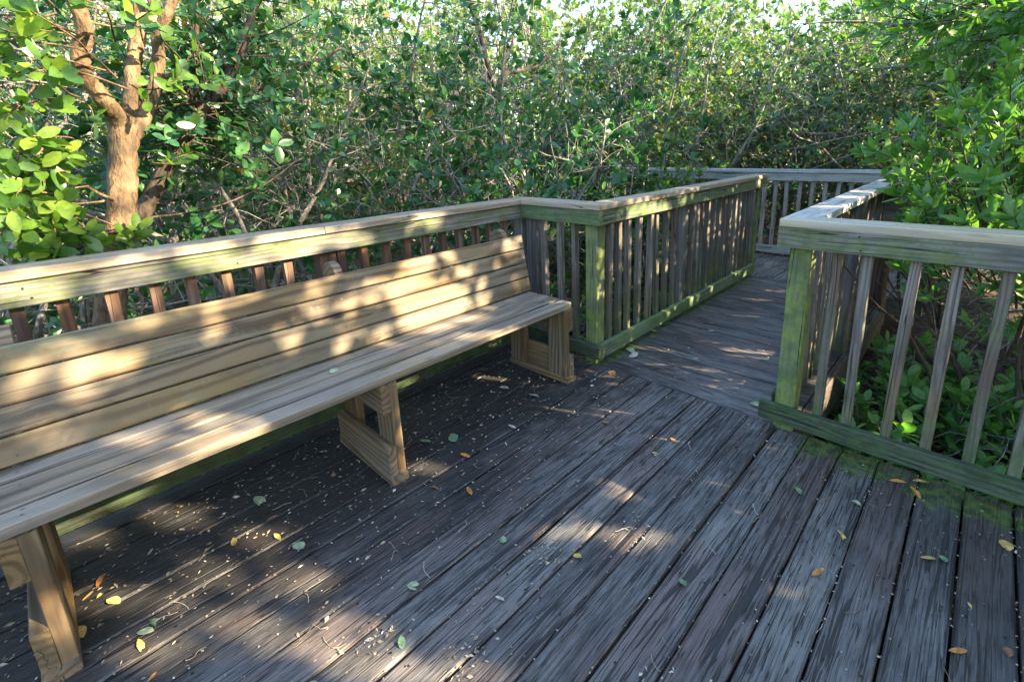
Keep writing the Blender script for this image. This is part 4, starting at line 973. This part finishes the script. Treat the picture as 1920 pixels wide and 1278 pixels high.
# --- unseen mangroves right of the view, leaf gaps laid out to place sun patches
EXTRA = [(ea, eb, er, 0, 0, er) for ea, eb, er in ((2.9, -0.10, 0.10), (3.15, 0.12, 0.12), (2.75, 0.30, 0.09), (3.35, -0.20, 0.09), (3.3, 0.45, 0.12), (2.95, 0.62, 0.10), (3.7, 0.5, 0.12), (3.0, -0.42, 0.08), (2.6, -0.25, 0.06), (3.5, 0.15, 0.1), (2.5, 0.55, 0.07), (4.2, 1.6, 0.2), (4.8, 1.75, 0.2), (3.7, 1.7, 0.15))]
HOLES = np.array(EXTRA + [(2.14,1.37,0.075,-0.018,-0.033,-0.049),(2.003,1.298,0.081,-0.025,-0.039,-0.068),(2.185,1.149,0.14,-0.04,-0.07,-0.105),(2.032,1.168,0.074,-0.029,-0.039,-0.079),(1.879,1.398,0.032,-0.009,-0.015,-0.024),(1.831,1.341,0.017,-0.006,-0.009,-0.017),(2.45,1.114,0.023,-0.01,-0.011,-0.025),(2.42,1.028,0.028,-0.011,-0.014,-0.029),(2.366,1.223,0.039,-0.01,-0.018,-0.026),(2.294,1.372,0.033,-0.007,-0.014,-0.018),(1.625,1.481,0.027,-0.009,-0.013,-0.025),(1.607,1.403,0.033,-0.01,-0.017,-0.028),(1.719,1.519,0.032,-0.006,-0.015,-0.016),(0.963,1.53,0.033,-0.008,-0.02,-0.024),(0.898,1.551,0.032,-0.006,-0.02,-0.019),(1.002,1.521,0.014,-0.007,-0.009,-0.022),(0.879,1.493,0.012,-0.006,-0.008,-0.019),(0.811,1.621,0.022,-0.005,-0.014,-0.016),(1.111,1.635,0.025,-0.005,-0.013,-0.016),(1.284,1.592,0.023,-0.006,-0.012,-0.02),(1.253,1.499,0.018,-0.008,-0.01,-0.025),(1.476,1.327,0.019,-0.009,-0.011,-0.027),(0.89,1.646,0.024,-0.004,-0.014,-0.012),(1.203,1.654,0.017,-0.004,-0.008,-0.013),(1.41,1.585,0.023,-0.005,-0.011,-0.015),(0.776,1.416,0.01,-0.003,-0.008,-0.011),(0.764,1.579,0.011,-0.003,-0.007,-0.011),(2.742,1.218,0.03,-0.007,-0.012,-0.018),(1.755,1.352,0.02,-0.008,-0.01,-0.023),(2.075,1.072,0.028,-0.061,-0.053,-0.017),(2.249,0.994,0.017,-0.046,-0.033,-0.01),(1.069,1.216,0.021,-0.026,-0.036,-0.016),(1.668,1.2,0.01,-0.03,-0.019,-0.012),(0.911,1.275,0.02,-0.017,-0.034,-0.013),(1.829,1.144,0.015,-0.034,-0.027,-0.012),(2.091,0.886,0.152,-0.002,-0.08,-0.032),(0.987,1.12,0.07,-0.004,-0.051,-0.025),(1.059,1.104,0.045,-0.004,-0.031,-0.021),(0.831,1.151,0.023,-0.003,-0.018,-0.015),(1.206,1.86,0.069,-0.005,-0.029,-0.024),(1.414,1.819,0.073,-0.004,-0.029,-0.024),(1.485,1.803,0.051,-0.004,-0.02,-0.022),(1.769,1.742,0.142,-0.006,-0.053,-0.036),(1.651,1.775,0.046,-0.004,-0.017,-0.026),(0.934,1.924,0.08,-0.006,-0.035,-0.026),(1.491,1.731,0.046,-0.008,-0.019,-0.044),(1.759,1.681,0.069,-0.007,-0.028,-0.043),(1.59,1.722,0.061,-0.005,-0.025,-0.029),(0.951,1.891,0.065,-0.007,-0.03,-0.03),(1.147,1.866,0.027,-0.004,-0.011,-0.021),(1.957,1.684,0.109,-0.005,-0.04,-0.032),(1.72,1.653,0.036,-0.007,-0.015,-0.043),(2.428,1.607,0.076,-0.003,-0.026,-0.03),(1.041,1.894,0.035,-0.003,-0.015,-0.014),(1.143,1.775,0.019,-0.006,-0.009,-0.029),(1.254,1.753,0.021,-0.006,-0.01,-0.03),(1.806,0.014,0.052,-0.051,-0.084,-0.001),(1.816,0.098,0.023,-0.033,-0.037,-0.002),(1.787,-0.06,0.04,-0.026,-0.064,0.0),(1.497,0.15,0.028,-0.027,-0.044,-0.003),(1.495,0.07,0.027,-0.026,-0.042,-0.001),(1.804,-0.122,0.007,-0.015,-0.011,0.001),(1.489,-0.245,0.018,-0.01,-0.028,0.001),(1.101,0.723,0.026,-0.038,-0.041,-0.02),(1.092,0.92,0.024,-0.035,-0.039,-0.023),(0.775,0.805,0.041,-0.023,-0.063,-0.017),(0.926,0.736,0.027,-0.035,-0.042,-0.021),(0.998,0.579,0.031,-0.04,-0.048,-0.018),(0.827,0.502,0.034,-0.03,-0.053,-0.014),(0.839,0.398,0.033,-0.032,-0.05,-0.012),(0.815,0.615,0.03,-0.031,-0.046,-0.017),(0.881,0.27,0.019,-0.021,-0.029,-0.005),(0.685,0.683,0.025,-0.024,-0.039,-0.016),(0.841,0.331,0.021,-0.023,-0.033,-0.007),(0.907,0.459,0.018,-0.02,-0.027,-0.008),(2.297,0.293,0.028,-0.025,-0.048,-0.003),(2.322,0.183,0.018,-0.019,-0.031,-0.002),(1.632,0.52,0.013,-0.031,-0.021,-0.009),(0.898,1.023,0.019,-0.021,-0.03,-0.018),(4.605,-0.29,0.022,-0.039,-0.045,0.002),(4.912,-0.361,0.016,-0.029,-0.033,0.002),(3.461,-0.073,0.019,-0.024,-0.036,0.0),(3.241,0.097,0.022,-0.022,-0.041,-0.001),(3.153,-0.022,0.014,-0.021,-0.026,-0.0),(4.142,-0.218,0.016,-0.033,-0.032,0.001),(2.876,0.068,0.011,-0.018,-0.019,-0.001),(3.445,0.98,0.168,0.003,-0.056,-0.048),(3.21,1.041,0.061,0.001,-0.02,-0.032),(5.029,0.607,0.35,0.016,-0.107,-0.077),(5.483,0.576,0.181,0.015,-0.052,-0.062),(4.468,0.712,0.15,0.007,-0.047,-0.043),(5.113,-0.114,0.125,0.015,-0.053,-0.076),(4.889,-0.077,0.103,0.011,-0.045,-0.063),(4.582,-0.036,0.116,0.008,-0.052,-0.05),(3.738,0.188,0.066,0.004,-0.032,-0.05),(4.126,0.085,0.078,0.004,-0.036,-0.036),(4.676,0.377,0.117,0.027,-0.043,-0.162),(4.93,0.33,0.089,0.038,-0.032,-0.201),(5.106,0.408,0.107,0.042,-0.036,-0.204),(4.443,0.546,0.063,0.02,-0.022,-0.134),(4.232,0.7,0.097,0.004,-0.032,-0.033),(3.607,0.909,0.059,0.003,-0.02,-0.036),(3.154,0.966,0.024,0.001,-0.008,-0.032),(3.495,0.491,0.029,0.003,-0.013,-0.045),(1.586,0.754,0.024,-0.006,-0.016,-0.048),(1.577,0.605,0.024,-0.004,-0.018,-0.031),(0.562,0.951,0.008,-0.005,-0.009,-0.024),(2.176,0.111,-0.009,-0.004,-0.004,-0.061),(2.21,-0.167,-0.006,-0.003,-0.001,-0.045),(2.389,0.354,-0.005,-0.001,-0.003,-0.028),(2.874,-0.07,-0.031,-0.003,-0.02,-0.051),(2.94,-0.186,-0.018,-0.003,-0.009,-0.044),(3.005,0.012,-0.019,-0.003,-0.012,-0.056),(2.827,-0.657,-0.024,-0.003,-0.005,-0.039),(2.892,-0.672,-0.014,-0.002,-0.003,-0.029),(3.008,-0.263,-0.016,-0.002,-0.007,-0.029)])
e1 = P([0.90751985, 0.42000919, 0.0]); e2 = P([-0.19718573, 0.42606203, 0.88294334])
def canopy(a0, a1, label):
    n = CANOPY_N
    a = rng.uniform(a0, a1, n); bb = rng.uniform(-1.9, 2.15, n); dd = rng.uniform(4.5, 7.0, n)
    # loose upper fringe
    m = n // 9
    a = np.concatenate([a, rng.uniform(a0, a1, m)]); bb = np.concatenate([bb, rng.uniform(2.0, 4.2, m)]); dd = np.concatenate([dd, rng.uniform(4.8, 7.0, m)])
    if a0 > 2:
        m = int(n * 0.22)
        a = np.concatenate([a, rng.uniform(a0, a1, m)]); bb = np.concatenate([bb, rng.uniform(1.85, 3.5, m)]); dd = np.concatenate([dd, rng.uniform(4.5, 7.0, m)])
    keep = np.ones(len(a), bool)
    for (ha, hb, m00, m01, m10, m11) in HOLES:
        det = m00 * m11 - m01 * m10
        da, db = a - ha, bb - hb
        u = (m11 * da - m01 * db) / det; v = (-m10 * da + m00 * db) / det
        g = 0.010 / math.sqrt(abs(det))
        keep &= (u * u + v * v) > (1.0 + g * 1.0) ** 2
    p = a[:, None] * e1 + bb[:, None] * e2 + dd[:, None] * S
    keep &= (p[:, 2] > 0.1) & ~((a > 3.9) & (bb > 1.05) & (bb < 1.85) & (rng.uniform(0, 1, len(a)) < 0.9))
    shr = (a > 2.5) & (a < 4.3) & (bb > 0.15) & (bb < 1.3)
    keep &= ~(shr & (rng.uniform(0, 1, len(a)) < 0.5))
    p = p[keep]; N = len(p)
    L = Leaves(); l = rng.uniform(0.05, 0.085, N)
    ctr = p.mean(0) * P([1, 1, 0]) + P([0, 0, -0.5])
    root = tag(empty('shade_tree', tuple(ctr)), label, 'tree')
    def put(p, l):
        N = len(p)
        d = rng.normal(0, 1, (N, 3)); nn = rng.normal(0, 1, (N, 3)) + S * 0.8
        L.add(p - ctr - d / np.linalg.norm(d, axis=1, keepdims=True) * l[:, None] * 0.5, d, nn, l, l * 0.6)
    put(p, l)
    # larger sprays of leaves away from the gaps
    n = int(CANOPY_N * 1.0)
    a = rng.uniform(a0, a1, n); bb = rng.uniform(-1.9, 2.1, n); dd = rng.uniform(4.5, 7.0, n)
    keep = np.ones(n, bool)
    for (ha, hb, m00, m01, m10, m11) in HOLES:
        det = m00 * m11 - m01 * m10
        da, db = a - ha, bb - hb
        u = (m11 * da - m01 * db) / det; v = (-m10 * da + m00 * db) / det
        g = 0.06 / math.sqrt(abs(det))
        keep &= (u * u + v * v) > (1.0 + g) ** 2
    p = a[:, None] * e1 + bb[:, None] * e2 + dd[:, None] * S
    keep &= (p[:, 2] > 0.1) & ~((a > 3.9) & (bb > 1.0)) & ~((a > 2.5) & (a < 4.3) & (bb > 0.15) & (bb < 1.3) & (rng.uniform(0, 1, n) < 0.75))
    p = p[keep]; put(p, rng.uniform(0.10, 0.16, len(p)))
    L.build('crown', 'far', M['leaf_mid'], root)
    T = Tubes()
    for s in range(5):
        q = wander((rng.normal(0, 0.3), rng.normal(0, 0.4), 0), (rng.normal(0, 0.2), rng.normal(0, 0.2), 1), 2.5, 8, 0.12, 0.05)
        T.add(smooth_path(q, 2), np.linspace(0.05, 0.01, 17), 7)
    T.build('trunk', M['bark_grey'], root)
for i, (a0, a1) in enumerate([(-3.2, -0.4), (-0.4, 2.2), (2.2, 4.7), (4.7, 7.4)]):
    canopy(a0, a1, ['leafy shade tree standing well behind the bench end nearest the viewer', 'leafy shade tree facing the middle of the bench from across the deck', 'leafy shade tree off beyond the near right railing', 'leafy shade tree off to the right of the walkway'][i])
# ------------------------------------------------------------------ fallen leaves and litter on the boards
FALLEN = [
    (2.348, 1.58, 0.069, -91.0, 'r', 'orange', 'small round orange leaf on the deck off the green corner of the walkway railing'),
    (2.665, 1.034, 0.066, -73.0, 'l', 'orange', 'curled orange leaf on the walkway boards near the border board'),
    (1.948, 0.947, 0.058, -108.0, 'l', 'orange', 'small orange leaf in the middle of the deck'),
    (1.797, 0.962, 0.039, -75.0, 'l', 'yellow', 'small yellow leaf beside the orange one in the middle of the deck'),
    (1.85, 1.285, 0.066, -110.0, 'l', 'orange', 'small orange leaf in front of the bench end'),
    (1.196, 1.634, 0.069, -71.0, 'l', 'orange', 'orange leaf on dark boards right of the middle bench leg'),
    (1.245, 1.789, 0.11, -110.0, 'b', 'green', 'green leaf on dark boards behind the middle bench leg'),
    (1.137, 1.88, 0.083, -64.0, 'b', 'green', 'torn green leaf beside the middle bench leg'),
    (1.053, 1.427, 0.071, -109.0, 'l', 'orange', 'upright curled orange leaf on the deck in front of the middle bench leg'),
    (0.97, 1.558, 0.057, -68.0, 'l', 'brown', 'small brown twig-like leaf at the foot of the middle bench leg'),
    (2.284, 0.096, 0.074, -67.0, 'l', 'orange', 'long orange leaf lying on the moss by the right kick board'),
    (2.262, 0.033, 0.078, -141.0, 'l', 'orange', 'orange leaf touching the long one on the moss'),
    (2.35, 0.025, 0.075, -63.0, 'l', 'yellow', 'thin yellow leaf against the right kick board'),
    (1.812, 0.201, 0.063, -128.0, 'l', 'yellow', 'curved yellow leaf straddling a gap in the boards at right'),
    (1.889, -0.038, 0.063, -55.0, 'l', 'yellow', 'plump yellow leaf with a green one at its tip'),
    (1.919, -0.076, 0.039, -156.0, 'r', 'green', 'small green leaf at the tip of a plump yellow leaf'),
    (1.964, 0.39, 0.063, -134.0, 'b', 'green', 'oval green leaf on the deck before the moss'),
    (2.035, 0.197, 0.043, -86.0, 'r', 'palegreen', 'round pale green leaf on a board seam before the moss'),
    (1.571, 0.227, 0.062, -33.0, 'l', 'orange', 'bright orange curled leaf low on the right boards'),
    (2.137, -0.234, 0.061, -163.0, 'r', 'yellow', 'rounded tan yellow leaf at the right edge of the deck'),
    (1.242, 0.547, 0.046, -125.0, 'b', 'green', 'blue-green leaf in the lower middle of the deck'),
    (0.635, 1.211, 0.052, -54.0, 'r', 'palegreen', 'broad pale leaf below the middle bench leg'),
    (0.799, 0.962, 0.04, -69.0, 'l', 'pale', 'small whitish leaf below the broad pale leaf'),
    (0.507, 1.076, 0.05, -117.0, 'b', 'green', 'narrow green leaf standing along a seam at the bottom of the deck'),
    (0.968, 1.127, 0.038, -72.0, 'r', 'green', 'olive leaf in a clump of debris in the middle of the deck'),
    (1.093, 0.874, 0.038, -61.0, 'r', 'yellow', 'small crumpled yellow leaf in the lower middle of the deck'),
    (1.552, -0.131, 0.057, -54.0, 'l', 'orange', 'long orange leaf at the bottom right of the deck'),
    (1.642, -0.234, 0.037, -167.0, 'r', 'brown', 'reddish brown leaf in the bottom right corner'),
    (1.757, -0.15, 0.029, -156.0, 'l', 'yellow', 'small pale yellow leaf on the right boards'),
    (0.443, 1.682, 0.064, -76.0, 'r', 'palegreen', 'yellow-green crumpled leaf in the sunlit patches before the bench'),
    (0.286, 1.883, 0.083, -95.0, 'l', 'yellow', 'amber leaf in a sunlit patch before the bench'),
    (0.428, 1.912, 0.051, 4.0, 'l', 'brown', 'brown leaf under the front of the bench'),
    (0.427, 2.059, 0.093, -83.0, 'b', 'palegreen', 'pale green leaf under the middle of the bench'),
    (-0.021, 1.521, 0.037, 36.0, 'l', 'orange', 'orange leaf cut by the bottom edge of the photograph'),
    (-0.01, 1.704, 0.058, -37.0, 'b', 'palegreen', 'pale green leaf near the left bench leg'),
    (0.019, 1.72, 0.055, -57.0, 'b', 'green', 'grey-green leaf touching the pale one near the left bench leg'),
    (-0.027, 1.661, 0.065, -87.0, 'l', 'yellow', 'tan leaf lying before the left bench leg'),
    (-0.119, 2.003, 0.041, 21.0, 'l', 'yellow', 'bright yellow leaf closest to the left bench leg in the sun'),
    (-0.087, 1.985, 0.047, 50.0, 'l', 'yellow', 'yellow leaf in the middle of the sunlit yellow cluster'),
    (-0.063, 1.917, 0.064, -57.0, 'b', 'yellow', 'broad yellow leaf at the outer end of the sunlit yellow cluster'),
    (-0.083, 2.054, 0.068, 64.0, 'l', 'orange', 'amber leaf pointing away at the top of the sunlit yellow cluster'),
    (-0.146, 1.856, 0.063, -85.0, 'b', 'yellow', 'greenish yellow leaf against the left bench leg'),
    (2.718, 1.674, 0.11, -110.0, 'b', 'palegreen', 'yellow-green leaf at the foot of the walkway kick board'),
    (2.656, 1.609, 0.082, -29.0, 'r', 'pale', 'pale leaf next to the yellow-green one at the walkway kick board'),
    (3.569, 1.464, 0.065, -82.0, 'l', 'yellow', 'upper of two small pale leaves on the walkway'),
    (3.423, 1.391, 0.062, -65.0, 'l', 'pale', 'lower of two small pale leaves on the walkway'),
    (2.541, 0.748, 0.104, -76.0, 'b', 'palegreen', 'jagged pale leaf at the end of the right kick board'),
    (2.576, 1.412, 0.087, -62.0, 'l', 'brown', 'thin brown leaf on the first walkway board'),
    (0.406, 1.792, 0.06, -82.0, 'l', 'yellow', 'small amber leaf on a seam before the bench'),
    (1.509, 1.633, 0.072, -92.0, 'l', 'pale', 'pale curled leaf on dark boards between the bench legs'),
    (1.813, 1.767, 0.089, -84.0, 'b', 'palegreen', 'pale leaf in front of the right bench leg'),
    (1.768, 1.97, 0.078, -69.0, 'b', 'pale', 'grey leaf just behind the right bench leg'),
    (2.065, 1.909, 0.078, -80.0, 'l', 'yellow', 'yellow leaf beside the foot of the right bench leg'),
]
FM = {'orange': plain_mat('orange_leaf', [(0.40, 0.17, 0.045), (0.48, 0.22, 0.06)], 0.6), 'yellow': plain_mat('yellow_leaf', [(0.46, 0.31, 0.085), (0.52, 0.37, 0.12)], 0.6),
      'green': plain_mat('green_fallen_leaf', [(0.13, 0.22, 0.10), (0.17, 0.26, 0.14)], 0.5), 'palegreen': plain_mat('pale_green_leaf', [(0.28, 0.34, 0.17), (0.34, 0.38, 0.24)], 0.6),
      'pale': plain_mat('pale_leaf', [(0.42, 0.38, 0.31), (0.48, 0.45, 0.38)], 0.6), 'brown': plain_mat('brown_leaf', [(0.22, 0.11, 0.06), (0.16, 0.08, 0.05)], 0.6)}
def fallen(x, y, z, l, ang, kind, col, label):
    L = Leaves(); a = R(ang)
    d = P([[math.cos(a), math.sin(a), rng.normal(0, 0.04)]]); n = P([[rng.normal(0, 0.15), rng.normal(0, 0.15), 1.0]])
    wd = {'l': 0.34, 'b': 0.55, 'r': 0.8}[kind]
    L.add(P([[0, 0, 0.003]]) - d * l / 2, d, n, P([l]), P([l * wd]))
    o = L.build('fallen_leaf', 'broad', FM[col]); o.location = (x, y, z)
    tag(o, label, 'fallen leaf', 'fallen leaves on the deck')
for x, y, l, ang, kind, col, label in FALLEN: fallen(x, y, 0.002, l * 0.85, ang, kind, col, label)
fallen(0.76, 1.93, 0.514, 0.045, 30, 'r', 'palegreen', 'small yellow-green leaf lying on the bench seat')

def deck_litter():
    """seed husks, bits of leaf and thin stalks scattered on the boards, thick under the bench and caught in the seams"""
    L = Leaves()
    def put(x, y, l, w, up=0.2):
        n = len(x); a = rng.uniform(0, 6.28, n)
        d = np.stack([np.cos(a), np.sin(a), rng.normal(0, 0.12, n)], 1); nn = rng.normal(0, up, (n, 3)) + P([0, 0, 1])
        ok = ~((x > 2.34) & ((y > 1.72) | (y < 0.66)))
        L.add(np.stack([x, y, rng.uniform(0.0015, 0.006, n)], 1)[ok], d[ok], nn[ok], l[ok], (l * w)[ok])
    n = 1900; put(rng.uniform(-1.0, 2.36, n), 2.36 - np.abs(rng.normal(0, 0.62, n)), rng.uniform(0.004, 0.0175, n), rng.uniform(0.3, 0.65, n))
    n = 260; put(rng.uniform(-0.9, 2.36, n), 2.3 - np.abs(rng.normal(0, 0.5, n)), rng.uniform(0.014, 0.032, n), rng.uniform(0.3, 0.6, n), 0.35)
    n = 900; put(rng.uniform(-0.8, 2.4, n), rng.uniform(-1.3, 1.9, n), rng.uniform(0.004, 0.011, n), rng.uniform(0.4, 0.8, n))
    n = 260; put(rng.uniform(2.4, 5.2, n), rng.uniform(0.68, 1.7, n), rng.uniform(0.005, 0.018, n), rng.uniform(0.4, 0.8, n))
    n = 1100; k = rng.integers(-9, 16, n); put(rng.uniform(-0.8, 2.4, n), 0.0303 + k * PITCH + rng.normal(0, 0.0022, n), rng.uniform(0.004, 0.010, n), rng.uniform(0.5, 0.9, n), 0.5)
    n = 260; put(rng.normal(2.2, 0.08, n).clip(1.9, 2.345), rng.uniform(-1.2, 0.66, n), rng.uniform(0.005, 0.014, n), rng.uniform(0.4, 0.8, n))
    for cx, cy, m in ((1.02, 0.98, 40), (0.62, 0.9, 35), (0.9, 0.42, 30), (1.35, 0.75, 30), (0.45, 1.15, 40)):   # clumps of debris
        put(cx + rng.normal(0, 0.035, m), cy + rng.normal(0, 0.035, m), rng.uniform(0.008, 0.022, m), rng.uniform(0.25, 0.6, m), 0.6)
    return L.build('deck_litter', 'far', M['litter'])
tag(deck_litter(), 'pale seed husks and leaf crumbs strewn over the deck boards', 'litter', kind='stuff')
def stalks():
    T = Tubes()
    for k in range(130):
        t = rng.uniform()
        x = rng.uniform(-0.8, 2.3); y = 2.3 - abs(rng.normal(0, 0.7)) if t < 0.6 else rng.uniform(-1.0, 1.8)
        p = wander((x, y, 0.004), (rng.normal(), rng.normal(), 0), rng.uniform(0.03, 0.11), 5, 0.35)
        p[:, 2] = 0.003 + np.abs(rng.normal(0, 0.002, len(p)))
        T.add(smooth_path(p, 3), np.full((len(p) - 1) * 3 + 1, rng.uniform(0.0007, 0.0014)), 4)
    return T.build('fallen_stalks', M['litter'])
tag(stalks(), 'thin curled stalks and tendrils lying on the deck boards', 'litter', kind='stuff')
# ------------------------------------------------------------------ light, sky, camera
EL = 28.0
S = np.array([0.37084431, -0.80128861, 0.46947957])
sun = bpy.data.lights.new('sun', 'SUN'); so = bpy.data.objects.new('sun', sun); COL.objects.link(so)
sun.energy = 5.0; sun.angle = R(0.53); sun.color = (1.0, 0.82, 0.55)
so.rotation_euler = Vector(S).to_track_quat('Z', 'Y').to_euler()
w = bpy.data.worlds.new('World'); SC.world = w; w.use_nodes = True
nt = w.node_tree; bg = nt.nodes['Background']
sky = nt.nodes.new('ShaderNodeTexSky'); sky.sky_type = 'NISHITA'; sky.sun_disc = False
sky.sun_elevation = R(EL); sky.sun_rotation = math.atan2(S[0], S[1]); sky.air_density = 1.0; sky.dust_density = 1.0; sky.ozone_density = 1.0
nt.links.new(sky.outputs[0], bg.inputs[0]); bg.inputs[1].default_value = 0.15

cam = bpy.data.cameras.new('camera'); co = bpy.data.objects.new('camera', cam); COL.objects.link(co)
f, cx, cy = 893.9719, 1002.6336, 500.0089
cam.sensor_fit = 'HORIZONTAL'; cam.sensor_width = 36.0; cam.lens = f / 1920 * 36.0
cam.shift_x = -(cx - 960) / 1920; cam.shift_y = (cy - 639) / 1920
from mathutils import Matrix
yaw, pi_, ro = 0.7599, 0.2470, -0.0307
Fw = np.array([math.cos(pi_) * math.cos(yaw), math.cos(pi_) * math.sin(yaw), -math.sin(pi_)])
Rt = np.array([math.sin(yaw), -math.cos(yaw), 0.0]); Up = np.cross(Rt, Fw)
c_, s_ = math.cos(ro), math.sin(ro)
R2 = c_ * Rt + s_ * Up; U2 = -s_ * Rt + c_ * Up
co.matrix_world = Matrix(((R2[0], U2[0], -Fw[0], 0), (R2[1], U2[1], -Fw[1], 0), (R2[2], U2[2], -Fw[2], 1.4239), (0, 0, 0, 1)))
cam.clip_start = 0.02; cam.clip_end = 500
SC.camera = co
vs = SC.view_settings
vs.view_transform = 'Standard'; vs.look = 'None'; vs.gamma = 1; vs.use_curve_mapping = False
vs.exposure = EXPOSURE
cy_ = SC.cycles
cy_.max_bounces = 8; cy_.diffuse_bounces = 4; cy_.transmission_bounces = 4; cy_.glossy_bounces = 3
cy_.use_denoising = True; cy_.denoiser = 'OPENIMAGEDENOISE'; cy_.denoising_input_passes = 'RGB_ALBEDO_NORMAL'; cy_.denoising_prefilter = 'NONE'; cy_.sample_clamp_indirect = 3.0; cy_.use_adaptive_sampling = False
try: cy_.sampling_pattern = 'BLUE_NOISE'
except Exception: pass
